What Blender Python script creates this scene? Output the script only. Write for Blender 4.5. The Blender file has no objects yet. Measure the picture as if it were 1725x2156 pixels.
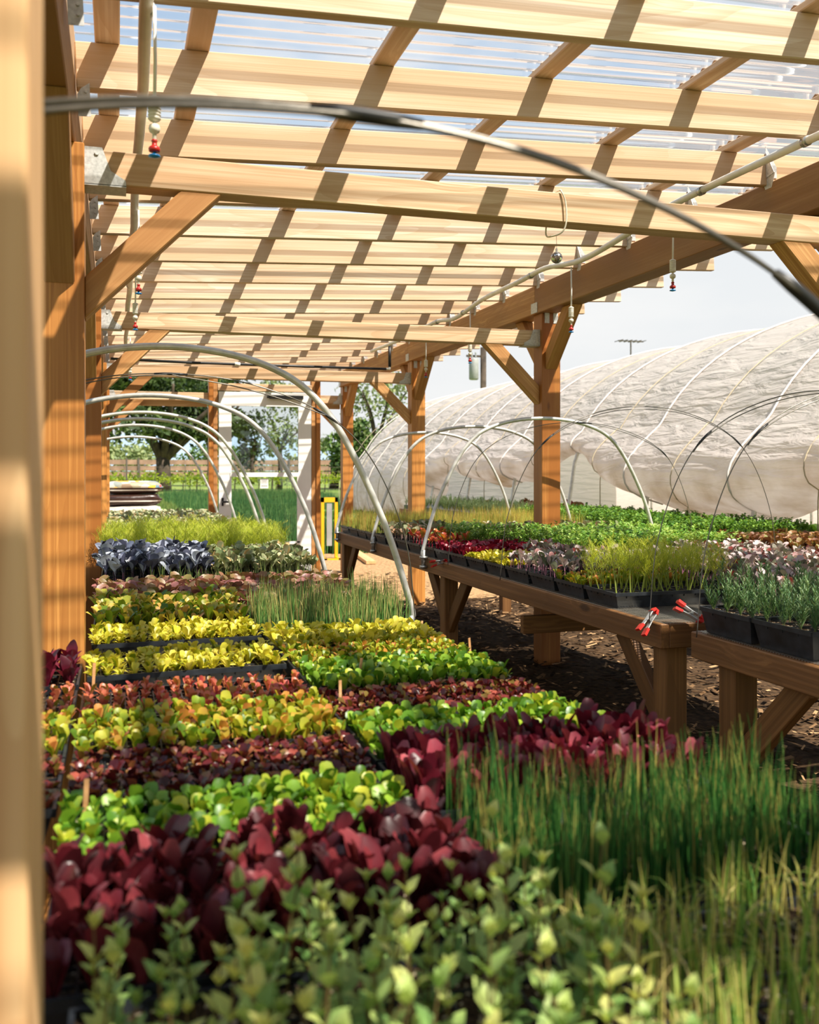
import bpy, bmesh, math, random
import numpy as np
from mathutils import Vector, Matrix

# ---------------------------------------------------------------- camera, light, exposure
S = bpy.context.scene
COL = S.collection
PI = math.pi
FPX, VPX, HY = 2016.0, 248.0, 989.0            # focal length, vanishing point and horizon measured on a 1725 x 2156 frame
ZC = 1.35
YAW = math.atan((862.5 - VPX) / FPX)
cam = bpy.data.cameras.new('camera')
cam.sensor_fit = 'VERTICAL'
cam.sensor_height = 36.0
cam.lens = FPX / 2156 * 36.0
cam.shift_y = (HY - 1078) / 2156
cam.clip_start, cam.clip_end = 0.05, 5000
cam.dof.use_dof = True
cam.dof.focus_distance = 4.2
cam.dof.aperture_fstop = cam.lens / 1000 / 0.0075
camo = bpy.data.objects.new('camera', cam)
COL.objects.link(camo)
camo.location = (0, 0, ZC)
camo.rotation_euler = (PI / 2, 0, -YAW)
S.camera = camo

SUN = Vector((0.41, -0.62, 1.0)).normalized()  # towards the sun: behind the viewer, to the right, high
sl = bpy.data.lights.new('sun', 'SUN')
sl.energy = 8.5
sl.color = (1.0, 0.92, 0.80)
sl.angle = math.radians(0.55)
suno = bpy.data.objects.new('sun', sl)
COL.objects.link(suno)
suno.rotation_euler = SUN.to_track_quat('Z', 'Y').to_euler()
suno.location = (6, -8, 14)

W = bpy.data.worlds.new('sky')
S.world = W
W.use_nodes = True
nt = W.node_tree
nt.nodes.clear()
tc = nt.nodes.new('ShaderNodeTexCoord')
sx = nt.nodes.new('ShaderNodeSeparateXYZ')
rp = nt.nodes.new('ShaderNodeValToRGB')
el = rp.color_ramp.elements
el[0].position, el[0].color = 0.0, (0.86, 0.87, 0.87, 1)
el[1].position, el[1].color = 0.75, (0.20, 0.36, 0.62, 1)
e = el.new(0.22); e.color = (0.82, 0.85, 0.87, 1)
e = el.new(0.34); e.color = (0.52, 0.66, 0.82, 1)
e = el.new(0.47); e.color = (0.30, 0.47, 0.71, 1)
mp = nt.nodes.new('ShaderNodeMapping'); mp.inputs['Scale'].default_value = (1.6, 1.6, 5.0)
nz = nt.nodes.new('ShaderNodeTexNoise'); nz.inputs['Scale'].default_value = 2.2; nz.inputs['Detail'].default_value = 6
cr = nt.nodes.new('ShaderNodeValToRGB')
cr.color_ramp.elements[0].position, cr.color_ramp.elements[1].position = 0.47, 0.72
mx = nt.nodes.new('ShaderNodeMix'); mx.data_type = 'RGBA'
mx.inputs[7].default_value = (0.92, 0.92, 0.91, 1)
bg = nt.nodes.new('ShaderNodeBackground'); bg.inputs[1].default_value = 0.88
wo = nt.nodes.new('ShaderNodeOutputWorld')
L = nt.links.new
L(tc.outputs['Generated'], sx.inputs[0]); L(sx.outputs['Z'], rp.inputs[0])
L(tc.outputs['Generated'], mp.inputs[0]); L(mp.outputs[0], nz.inputs['Vector']); L(nz.outputs[0], cr.inputs[0])
L(cr.outputs[0], mx.inputs[0]); L(rp.outputs[0], mx.inputs[6]); L(mx.outputs[2], bg.inputs[0]); L(bg.outputs[0], wo.inputs[0])

S.view_settings.view_transform = 'Standard'
S.view_settings.look = 'None'
S.view_settings.exposure = 0.24
S.view_settings.gamma = 1.0
S.view_settings.use_curve_mapping = False
cy = S.cycles
cy.max_bounces, cy.diffuse_bounces, cy.glossy_bounces = 7, 3, 2
cy.transmission_bounces, cy.transparent_max_bounces = 4, 14
cy.caustics_reflective = cy.caustics_refractive = False
cy.sample_clamp_indirect = 6.0
cy.use_denoising = True

# ---------------------------------------------------------------- helpers
def c(r, g, b):
    f = lambda x: ((x / 255 + 0.055) / 1.055) ** 2.4 if x > 10 else x / 255 / 12.92
    return (f(r), f(g), f(b), 1.0)

class N:                                        # small node-tree writer
    def __init__(s, name):
        s.m = bpy.data.materials.new(name); s.m.use_nodes = True
        s.t = s.m.node_tree; s.t.nodes.clear()
    def n(s, typ, **kw):
        o = s.t.nodes.new('ShaderNode' + typ)
        for k, v in kw.items():
            if k.startswith('_'): setattr(o, k[1:], v)
            else: o.inputs[k.replace('__', ' ')].default_value = v
        return o
    def l(s, a, b): s.t.links.new(a, b)
    def ramp(s, fac, stops, interp='LINEAR'):
        r = s.n('ValToRGB'); r.color_ramp.interpolation = interp
        e = r.color_ramp.elements
        e[0].position, e[0].color = stops[0]; e[1].position, e[1].color = stops[-1]
        for p, col in stops[1:-1]:
            q = e.new(p); q.color = col
        s.l(fac, r.inputs[0]); return r.outputs[0]
    def mix(s, fac, a, b, mode='MIX'):
        m = s.n('Mix', _data_type='RGBA', _blend_type=mode)
        for v, i in ((fac, 0), (a, 6), (b, 7)):
            if hasattr(v, 'default_value'): s.l(v, m.inputs[i])
            else: m.inputs[i].default_value = v
        return m.outputs[2]
    def math(s, op, a, b=0.0, clamp=False):
        m = s.n('Math', _operation=op, _use_clamp=clamp)
        for v, i in ((a, 0), (b, 1)):
            if hasattr(v, 'default_value'): s.l(v, m.inputs[i])
            else: m.inputs[i].default_value = v
        return m.outputs[0]
    def bsdf(s, col, rough=0.6, metal=0.0, bump=None, bstr=0.3, spec=0.5, coat=0.0):
        p = s.n('BsdfPrincipled')
        if hasattr(col, 'default_value'): s.l(col, p.inputs['Base Color'])
        else: p.inputs['Base Color'].default_value = col
        if hasattr(rough, 'default_value'): s.l(rough, p.inputs['Roughness'])
        else: p.inputs['Roughness'].default_value = rough
        p.inputs['Metallic'].default_value = metal
        p.inputs['Specular IOR Level'].default_value = spec
        p.inputs['Coat Weight'].default_value = coat
        if bump is not None:
            b = s.n('Bump', Strength=bstr, Distance=0.01); s.l(bump, b.inputs['Height']); s.l(b.outputs[0], p.inputs['Normal'])
        return p.outputs[0]
    def out(s, sh):
        o = s.n('OutputMaterial'); s.l(sh, o.inputs[0]); return s.m

def wood(name, light, dark, knot=c(120, 70, 30), rough=0.62, line=0.5, streak=0.35, patch=None):
    k = N(name)
    t = k.n('TexCoord'); oi = k.n('ObjectInfo')
    sc = k.n('VectorMath', _operation='SCALE'); sc.inputs[3].default_value = 37.0
    cb = k.n('CombineXYZ')
    for i in range(3): k.l(oi.outputs['Random'], cb.inputs[i])
    k.l(cb.outputs[0], sc.inputs[0])
    ad = k.n('VectorMath', _operation='ADD'); k.l(t.outputs['Object'], ad.inputs[0]); k.l(sc.outputs[0], ad.inputs[1])
    # knots bend the grain around them
    mk = k.n('Mapping', Scale=(1.5, 4.5, 4.5)); k.l(ad.outputs[0], mk.inputs[0])
    vo = k.n('TexVoronoi', Scale=1.0, Randomness=1.0); k.l(mk.outputs[0], vo.inputs['Vector'])
    near = k.ramp(vo.outputs['Distance'], [(0.0, (1, 1, 1, 1)), (0.22, (0, 0, 0, 1))])
    off = k.n('VectorMath', _operation='SCALE'); off.inputs[0].default_value = (0.0, 0.03, 0.03); k.l(near, off.inputs[3])
    a2 = k.n('VectorMath', _operation='ADD'); k.l(ad.outputs[0], a2.inputs[0]); k.l(off.outputs[0], a2.inputs[1])
    m1 = k.n('Mapping', Scale=(0.9, 13, 13)); k.l(a2.outputs[0], m1.inputs[0])
    n1 = k.n('TexNoise', Scale=1.0, Detail=4.0); k.l(m1.outputs[0], n1.inputs['Vector'])
    m2 = k.n('Mapping', Scale=(0.7, 95, 95)); k.l(a2.outputs[0], m2.inputs[0])
    n2 = k.n('TexNoise', Scale=1.0, Detail=3.0); k.l(m2.outputs[0], n2.inputs['Vector'])
    m3 = k.n('Mapping', Scale=(0.5, 4, 4)); k.l(a2.outputs[0], m3.inputs[0])
    n3 = k.n('TexNoise', Scale=1.0, Detail=2.0); k.l(m3.outputs[0], n3.inputs['Vector'])
    rings = k.math('FRACT', k.math('MULTIPLY', n3.outputs[0], 16.0))
    base = k.ramp(k.math('ADD', k.math('MULTIPLY', n1.outputs[0], 0.75), k.math('MULTIPLY', oi.outputs['Random'], 0.25)), [(0.36, dark), (0.62, light)])
    base = k.mix(k.math('MULTIPLY', k.ramp(rings, [(0.45, (0, 0, 0, 1)), (0.95, (1, 1, 1, 1))]), streak), base, dark)
    base = k.mix(k.math('MULTIPLY', k.ramp(n2.outputs[0], [(0.46, (1, 1, 1, 1)), (0.6, (0, 0, 0, 1))]), line), base, dark)
    kn = k.ramp(vo.outputs['Distance'], [(0.05, (1, 1, 1, 1)), (0.085, (0, 0, 0, 1))])
    base = k.mix(k.math('MULTIPLY', kn, 0.8), base, knot)
    return k.out(k.bsdf(base, rough, bump=n2.outputs[0], bstr=0.12, spec=0.35))

def plain(name, col, rough=0.5, metal=0.0, var=0.12, scale=30.0, spec=0.5, bstr=0.05):
    k = N(name); t = k.n('TexCoord')
    n = k.n('TexNoise', Scale=scale, Detail=3.0); k.l(t.outputs['Object'], n.inputs['Vector'])
    dk = tuple(x * (1 - 2 * var) for x in col[:3]) + (1,)
    lt = tuple(min(1, x * (1 + var)) for x in col[:3]) + (1,)
    return k.out(k.bsdf(k.ramp(n.outputs[0], [(0.3, dk), (0.7, lt)]), rough, metal, n.outputs[0], bstr, spec))

def leafmat(name, stops, trans=0.3, rough=0.42, spec=0.5, nscale=40.0):
    """stops run over the leaf's tint: 0..0.1 is stem colour, the rest leaf colours"""
    k = N(name); at = k.n('Attribute', _attribute_name='tint'); oi = k.n('ObjectInfo'); t = k.n('TexCoord')
    n = k.n('TexNoise', Scale=nscale, Detail=2.0); k.l(t.outputs['Object'], n.inputs['Vector'])
    j = k.math('MULTIPLY', k.math('SUBTRACT', n.outputs[0], 0.5), 0.35)
    r = k.math('MULTIPLY', k.math('SUBTRACT', oi.outputs['Random'], 0.5), 0.22)
    leafy = k.math('GREATER_THAN', at.outputs['Fac'], 0.1)
    f = k.math('ADD', at.outputs['Fac'], k.math('MULTIPLY', k.math('ADD', j, r), leafy))
    f = k.math('MAXIMUM', f, k.math('MULTIPLY', leafy, 0.13))
    col = k.ramp(f, stops)
    b = k.bsdf(col, rough, spec=spec)
    tr = k.n('BsdfTranslucent'); k.l(k.mix(1.0, col, (1.0, 0.95, 0.6, 1), 'MULTIPLY'), tr.inputs[0])
    ms = k.n('MixShader'); ms.inputs[0].default_value = trans
    k.l(b, ms.inputs[1]); k.l(tr.outputs[0], ms.inputs[2])
    return k.out(ms.outputs[0])

def tag(o, label=None, cat=None, group=None, kind=None):
    if label: o['label'] = label
    if cat: o['category'] = cat
    if group: o['group'] = group
    if kind: o['kind'] = kind
    return o

def empty(name, loc=(0, 0, 0), **kw):
    o = bpy.data.objects.new(name, None); COL.objects.link(o); o.location = loc; o.empty_display_size = 0.1
    return tag(o, **kw)

class MB:                                       # gathers pieces of ONE part
    def __init__(s): s.v, s.f = [], []
    def add(s, vs, fs):
        b = len(s.v); s.v += [tuple(p) for p in vs]; s.f += [tuple(i + b for i in q) for q in fs]; return s
    def box(s, lo, hi):
        (a, b, d), (e, f, g) = lo, hi
        return s.add([(a, b, d), (e, b, d), (e, f, d), (a, f, d), (a, b, g), (e, b, g), (e, f, g), (a, f, g)],
                     [(0, 3, 2, 1), (4, 5, 6, 7), (0, 1, 5, 4), (1, 2, 6, 5), (2, 3, 7, 6), (3, 0, 4, 7)])
    def tube(s, pts, r, n=8, caps=True):
        pts = [Vector(p) for p in pts]; rings = []; up = None
        rs = r if hasattr(r, '__len__') else [r] * len(pts)
        for i, p in enumerate(pts):
            d = (pts[min(i + 1, len(pts) - 1)] - pts[max(i - 1, 0)]).normalized()
            if up is None: up = Vector((0, 0, 1)) if abs(d.z) < 0.9 else Vector((0, 1, 0))
            a = d.cross(up).normalized(); b = a.cross(d).normalized(); up = b
            rings.append([p + (a * math.cos(2 * PI * k / n) + b * math.sin(2 * PI * k / n)) * rs[i] for k in range(n)])
        vs = [q for ring in rings for q in ring]
        fs = [(i * n + k, i * n + (k + 1) % n, (i + 1) * n + (k + 1) % n, (i + 1) * n + k) for i in range(len(pts) - 1) for k in range(n)]
        if caps: fs += [tuple(range(n))[::-1], tuple((len(pts) - 1) * n + k for k in range(n))]
        return s.add(vs, fs)
    def lathe(s, prof, cen=(0, 0, 0), n=16):
        x, y, z = cen
        vs = [(x + r * math.cos(2 * PI * k / n), y + r * math.sin(2 * PI * k / n), z + h) for r, h in prof for k in range(n)]
        m = len(prof)
        fs = [(i * n + k, i * n + (k + 1) % n, (i + 1) * n + (k + 1) % n, (i + 1) * n + k) for i in range(m - 1) for k in range(n)]
        return s.add(vs, fs + [tuple(range(n))[::-1], tuple((m - 1) * n + k for k in range(n))])
    def sphere(s, cen, r, n=12, sq=(1, 1, 1)):
        m = n // 2 + 1
        vs, fs = [], []
        for i in range(m):
            th = PI * (i + 0.02) / (m - 0.96)
            for k in range(n):
                a = 2 * PI * k / n
                vs.append((cen[0] + r * sq[0] * math.sin(th) * math.cos(a), cen[1] + r * sq[1] * math.sin(th) * math.sin(a), cen[2] + r * sq[2] * math.cos(th)))
        fs = [(i * n + k, (i + 1) * n + k, (i + 1) * n + (k + 1) % n, i * n + (k + 1) % n) for i in range(m - 1) for k in range(n)]
        return s.add(vs, fs + [tuple(range(n)), tuple((m - 1) * n + k for k in range(n))[::-1]])
    def build(s, name, mat, parent=None, smooth=False, loc=None):
        """loc: world place of the part's own origin (vertices are then local to it)"""
        me = bpy.data.meshes.new(name); me.from_pydata(s.v, [], s.f); me.update()
        if smooth:
            me.polygons.foreach_set('use_smooth', [True] * len(me.polygons))
        me.materials.append(mat)
        o = bpy.data.objects.new(name, me); COL.objects.link(o)
        if loc: o.location = loc
        if parent is not None:
            o.parent = parent
            o.location = Vector(o.location) - wloc(parent)
        return o

def wloc(o):
    v = Vector(o.location)
    while o.parent is not None:
        o = o.parent; v += Vector(o.location)
    return v

def timber(name, p0, p1, w, h, mat, parent=None, cuts=(0, 0)):
    """a bevelled board from p0 to p1 (its axis); w sideways, h in the upright plane; grain runs along its own X. cuts: plumb-cut skew at both ends"""
    p0, p1 = Vector(p0), Vector(p1)
    d = p1 - p0; ln = d.length; d.normalize()
    ref = Vector((0, 0, 1)) if abs(d.z) < 0.95 else Vector((0, -1, 0))
    y = ref.cross(d).normalized(); z = d.cross(y).normalized()
    bm = bmesh.new()
    vs = [bm.verts.new((sx * ln / 2 + (cuts[0] if sx < 0 else cuts[1]) * sz * h / 2, sy * w / 2, sz * h / 2)) for sx in (-1, 1) for sy in (-1, 1) for sz in (-1, 1)]
    for q in ((0, 1, 3, 2), (4, 6, 7, 5), (0, 4, 5, 1), (2, 3, 7, 6), (0, 2, 6, 4), (1, 5, 7, 3)): bm.faces.new([vs[i] for i in q])
    bmesh.ops.recalc_face_normals(bm, faces=bm.faces)
    bmesh.ops.bevel(bm, geom=list(bm.edges), offset=0.0035, segments=1, affect='EDGES', profile=0.5)
    me = bpy.data.meshes.new(name); bm.to_mesh(me); bm.free(); me.materials.append(mat)
    o = bpy.data.objects.new(name, me); COL.objects.link(o)
    o.rotation_euler = Matrix((d, y, z)).transposed().to_euler()
    o.location = (p0 + p1) / 2
    if parent is not None:
        o.parent = parent; o.location = (p0 + p1) / 2 - wloc(parent)
    return o

def spline(pts, m=8):
    P = [Vector(p) for p in pts]; P = [2 * P[0] - P[1]] + P + [2 * P[-1] - P[-2]]
    out = []
    for i in range(1, len(P) - 2):
        a, b, d, e = P[i - 1:i + 3]
        for k in range(m):
            t = k / m
            out.append(0.5 * (2 * b + (d - a) * t + (2 * a - 5 * b + 4 * d - e) * t * t + (3 * b - a - 3 * d + e) * t ** 3))
    return out + [P[-2]]

def copy_tree(o, parent=None):
    q = o.copy(); COL.objects.link(q)
    if parent is not None: q.parent = parent
    for ch in list(o.children): copy_tree(ch, q)
    return q

# ---------------------------------------------------------------- materials
M = {}
M['pine'] = wood('pale_pine', c(238, 216, 190), c(208, 172, 134), c(160, 112, 72), line=0.45, streak=0.5)
M['tie'] = wood('tie_pine', c(230, 202, 168), c(192, 152, 112), c(150, 104, 66), line=0.5, streak=0.5)
M['cedar'] = wood('stained_post', c(206, 144, 74), c(154, 94, 40), c(84, 44, 18), rough=0.45, line=0.6)
M['brace'] = wood('brace_wood', c(214, 166, 108), c(168, 116, 66), c(116, 72, 38), line=0.6)
M['beam'] = wood('beam_wood', c(188, 146, 100), c(148, 106, 66), c(98, 66, 40))
M['bench'] = wood('bench_wood', c(150, 106, 62), c(102, 68, 36), c(62, 40, 22), rough=0.55)
M['weathered'] = wood('weathered_board', c(226, 186, 136), c(190, 140, 92), c(150, 100, 60))
M['steel'] = plain('galvanized_steel', c(186, 186, 180), 0.38, 0.85, 0.15, 60)
M['conduit'] = plain('conduit_metal', c(214, 212, 204), 0.4, 0.45, 0.10, 25)
M['plate'] = plain('connector_plate', c(206, 208, 206), 0.45, 0.25, 0.12, 90)
M['wire'] = plain('spring_wire', c(120, 116, 108), 0.35, 0.8, 0.1, 50)
M['black'] = plain('black_plastic', c(30, 31, 32), 0.42, 0.0, 0.25, 18)
M['trayblack'] = plain('tray_plastic', c(42, 46, 50), 0.38, 0.0, 0.3, 25)
M['pvc'] = plain('white_pvc', c(240, 236, 228), 0.4, 0.0, 0.06, 10)
M['weight'] = plain('mister_weight', c(226, 218, 200), 0.5, 0.0, 0.06, 50)
M['red'] = plain('red_plastic', c(180, 36, 28), 0.35, 0.0, 0.08, 30)
M['clampred'] = plain('clamp_vinyl', c(214, 40, 30), 0.4, 0.0, 0.08, 30)
M['blue'] = plain('blue_plastic', c(30, 130, 200), 0.3, 0.0, 0.08, 30)
M['yellow'] = plain('yellow_paint', c(236, 172, 24), 0.4, 0.0, 0.06, 8)
M['white'] = plain('white_door_paint', c(238, 236, 230), 0.4, 0.0, 0.03, 6)
M['grey'] = plain('grey_paint', c(150, 152, 150), 0.5, 0.0, 0.08, 6)
M['paper'] = plain('paper', c(236, 236, 232), 0.7, 0.0, 0.05, 40)
M['cord'] = plain('white_cord', c(232, 222, 200), 0.6, 0.0, 0.06, 50)
M['bark'] = plain('bark', c(74, 62, 50), 0.9, 0.0, 0.35, 3, bstr=0.5)
M['post'] = plain('fence_post', c(92, 84, 76), 0.8, 0.0, 0.2, 4)
M['fence'] = plain('fence_board', c(150, 120, 100), 0.8, 0.0, 0.2, 1)
M['hill'] = plain('hazy_hill_forest', c(142, 160, 176), 1.0, 0.0, 0.06, 0.01, spec=0.0)  # distance haze is mixed into this blue base colour

def soil_mat():
    k = N('potting_soil'); t = k.n('TexCoord')
    n = k.n('TexNoise', Scale=160.0, Detail=3.0); k.l(t.outputs['Object'], n.inputs['Vector'])
    v = k.n('TexVoronoi', Scale=240.0); k.l(t.outputs['Object'], v.inputs['Vector'])
    b = k.ramp(n.outputs[0], [(0.35, c(44, 34, 26)), (0.65, c(92, 74, 56))])
    sp = k.ramp(v.outputs['Color'], [(0.80, (0, 0, 0, 1)), (0.84, (1, 1, 1, 1))], 'CONSTANT')
    return k.out(k.bsdf(k.mix(sp, b, c(208, 190, 160)), 0.95, bump=v.outputs['Distance'], bstr=0.6, spec=0.1))
M['soil'] = soil_mat()

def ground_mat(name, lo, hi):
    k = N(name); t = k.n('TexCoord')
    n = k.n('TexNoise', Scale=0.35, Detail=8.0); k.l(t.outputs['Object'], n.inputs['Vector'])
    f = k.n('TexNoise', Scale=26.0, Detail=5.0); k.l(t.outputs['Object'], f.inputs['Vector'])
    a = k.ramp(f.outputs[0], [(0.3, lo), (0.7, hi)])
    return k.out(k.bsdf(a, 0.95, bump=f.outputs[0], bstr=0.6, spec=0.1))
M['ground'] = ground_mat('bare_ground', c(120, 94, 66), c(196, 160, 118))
M['shademulch'] = ground_mat('shade_darkened_mulch', c(40, 31, 24), c(98, 76, 54))  # mulch brown, darkened further to stand for the shade under the benches

def field_mat():
    k = N('meadow_ground'); t = k.n('TexCoord')
    n = k.n('TexNoise', Scale=0.12, Detail=8.0); k.l(t.outputs['Object'], n.inputs['Vector'])
    f = k.n('TexNoise', Scale=6.0, Detail=6.0); k.l(t.outputs['Object'], f.inputs['Vector'])
    a = k.ramp(n.outputs[0], [(0.35, c(92, 116, 56)), (0.5, c(124, 142, 72)), (0.68, c(160, 150, 96))])
    return k.out(k.bsdf(k.mix(0.35, a, k.ramp(f.outputs[0], [(0.3, c(60, 80, 36)), (0.7, c(150, 168, 90))])), 0.95, bump=f.outputs[0], bstr=0.5, spec=0.1))
M['field'] = field_mat()

def chip_mat():
    k = N('straw_mulch'); at = k.n('Attribute', _attribute_name='tint')
    return k.out(k.bsdf(k.ramp(at.outputs['Fac'], [(0.1, c(44, 32, 22)), (0.5, c(84, 62, 42)), (0.92, c(176, 142, 104))]), 0.9, spec=0.1))
M['chip'] = chip_mat()

def roof_mat():
    k = N('clear_corrugated_sheet')
    tr = k.n('BsdfTransparent', Color=(0.95, 0.96, 0.97, 1))
    gl = k.n('BsdfGlossy', Roughness=0.06, Color=(1, 1, 1, 1))
    fr = k.n('Fresnel', IOR=1.4)
    s1 = k.n('MixShader'); k.l(k.math('MULTIPLY', fr.outputs[0], 0.48, True), s1.inputs[0]); k.l(tr.outputs[0], s1.inputs[1]); k.l(gl.outputs[0], s1.inputs[2])
    tl = k.n('BsdfTranslucent', Color=(0.95, 0.95, 0.95, 1))
    s2 = k.n('MixShader'); s2.inputs[0].default_value = 0.07; k.l(s1.outputs[0], s2.inputs[1]); k.l(tl.outputs[0], s2.inputs[2])
    return k.out(s2.outputs[0])
M['roof'] = roof_mat()

def glass_mat():
    k = N('door_glass')
    tr = k.n('BsdfTransparent', Color=(0.92, 0.95, 0.95, 1)); gl = k.n('BsdfGlossy', Roughness=0.01); fr = k.n('Fresnel', IOR=1.5)
    s1 = k.n('MixShader'); k.l(fr.outputs[0], s1.inputs[0]); k.l(tr.outputs[0], s1.inputs[1]); k.l(gl.outputs[0], s1.inputs[2])
    return k.out(s1.outputs[0])
M['glass'] = glass_mat()

def film_mat():
    k = N('white_greenhouse_film'); t = k.n('TexCoord')
    m1 = k.n('Mapping', Scale=(1.0, 1.4, 7.0)); k.l(t.outputs['Object'], m1.inputs[0])
    n = k.n('TexNoise', Scale=1.6, Detail=4.0, Distortion=0.6); k.l(m1.outputs[0], n.inputs['Vector'])
    d = k.n('TexNoise', Scale=2.3, Detail=6.0); k.l(t.outputs['Object'], d.inputs['Vector'])
    at = k.n('Attribute', _attribute_name='hem')
    dirt = k.math('MULTIPLY', at.outputs['Fac'], k.ramp(d.outputs[0], [(0.38, (0, 0, 0, 1)), (0.68, (1, 1, 1, 1))]))
    col = k.mix(k.math('MULTIPLY', dirt, 1.0), c(242, 232, 226), c(170, 142, 100))
    b = k.bsdf(col, 0.45, bump=n.outputs[0], bstr=0.9, spec=0.4)
    bt = [x for x in k.t.nodes if x.type == 'BUMP'][0]; bt.inputs['Distance'].default_value = 0.09
    tl = k.n('BsdfTranslucent'); k.l(col, tl.inputs[0])
    s = k.n('MixShader'); s.inputs[0].default_value = 0.58; k.l(b, s.inputs[1]); k.l(tl.outputs[0], s.inputs[2])
    return k.out(s.outputs[0])
M['film'] = film_mat()

def bag_mat(name, top, stripe):
    k = N(name); t = k.n('TexCoord'); sp = k.n('SeparateXYZ'); k.l(t.outputs['Object'], sp.inputs[0])
    v = k.n('TexVoronoi', Scale=7.0); k.l(t.outputs['Object'], v.inputs['Vector'])
    art = k.ramp(v.outputs['Color'], [(0.1, c(214, 60, 50)), (0.3, c(238, 188, 60)), (0.5, c(90, 130, 150)), (0.7, c(232, 222, 206)), (0.9, c(120, 90, 60))])
    up = k.math('GREATER_THAN', sp.outputs['Z'], top)
    st = k.math('LESS_THAN', k.math('ABSOLUTE', k.math('ADD', sp.outputs['Z'], stripe)), 0.010)
    col = k.mix(up, k.mix(st, c(62, 40, 32), c(230, 222, 212)), art)
    n = k.n('TexNoise', Scale=14.0, Detail=3.0); k.l(t.outputs['Object'], n.inputs['Vector'])
    return k.out(k.bsdf(col, 0.3, bump=n.outputs[0], bstr=0.5))
M['bag'] = bag_mat('printed_soil_bag', 0.07, 0.02)
M['bagtop'] = bag_mat('printed_top_bag', 0.0, 0.035)
M['bagplain'] = plain('pale_bag', c(226, 214, 196), 0.45, 0.0, 0.1, 10, bstr=0.4)

def mesh_mat():
    k = N('hardware_cloth'); t = k.n('TexCoord'); sp = k.n('SeparateXYZ'); k.l(t.outputs['Object'], sp.inputs[0])
    fx = k.math('FRACT', k.math('MULTIPLY', sp.outputs['X'], 78.0)); fy = k.math('FRACT', k.math('MULTIPLY', sp.outputs['Y'], 78.0))
    w = k.math('MAXIMUM', k.math('LESS_THAN', fx, 0.22), k.math('LESS_THAN', fy, 0.22))
    b = k.bsdf(c(190, 184, 170), 0.4, 0.7); tr = k.n('BsdfTransparent')
    s = k.n('MixShader'); k.l(w, s.inputs[0]); k.l(tr.outputs[0], s.inputs[1]); k.l(b, s.inputs[2])
    return k.out(s.outputs[0])
M['cloth'] = mesh_mat()

def tile_mat():
    k = N('mirror_tiles'); t = k.n('TexCoord')
    v = k.n('TexVoronoi', Scale=260.0); k.l(t.outputs['Object'], v.inputs['Vector'])
    return k.out(k.bsdf(k.ramp(v.outputs['Color'], [(0.2, c(90, 90, 88)), (0.8, c(240, 240, 236))]), 0.15, 0.9))
M['mirror'] = tile_mat()

# ---------------------------------------------------------------- the ground and far hills
g = MB().box((-400, -60, -0.3), (400, 900, -0.02)).build('floor_field', M['field']); tag(g, kind='structure', label='meadow and field ground stretching to the hills')
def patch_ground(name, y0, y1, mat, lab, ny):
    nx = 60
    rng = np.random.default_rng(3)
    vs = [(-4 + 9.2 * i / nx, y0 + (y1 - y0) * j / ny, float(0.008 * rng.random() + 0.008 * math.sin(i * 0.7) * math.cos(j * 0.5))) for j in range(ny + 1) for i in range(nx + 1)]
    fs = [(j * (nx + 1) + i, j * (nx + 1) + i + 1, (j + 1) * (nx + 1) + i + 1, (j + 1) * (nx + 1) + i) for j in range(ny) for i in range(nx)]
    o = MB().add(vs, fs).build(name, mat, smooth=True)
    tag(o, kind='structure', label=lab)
patch_ground('floor_aisle', -4, 9.4, M['shademulch'], 'dark mulched earth under the benches and aisle, deepened in colour for shade', 70)
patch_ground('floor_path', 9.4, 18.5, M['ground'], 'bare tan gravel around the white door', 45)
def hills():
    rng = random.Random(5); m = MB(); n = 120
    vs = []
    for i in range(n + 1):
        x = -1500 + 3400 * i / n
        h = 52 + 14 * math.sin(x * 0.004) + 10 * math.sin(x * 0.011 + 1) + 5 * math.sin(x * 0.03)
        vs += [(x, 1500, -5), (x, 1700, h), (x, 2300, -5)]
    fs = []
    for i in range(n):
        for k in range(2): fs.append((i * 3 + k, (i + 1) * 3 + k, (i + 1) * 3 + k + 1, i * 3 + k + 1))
    tag(m.add(vs, fs).build('hills', M['hill'], smooth=True), kind='structure', label='long wooded hills on the skyline, tinted blue for distance haze')
hills()

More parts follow.
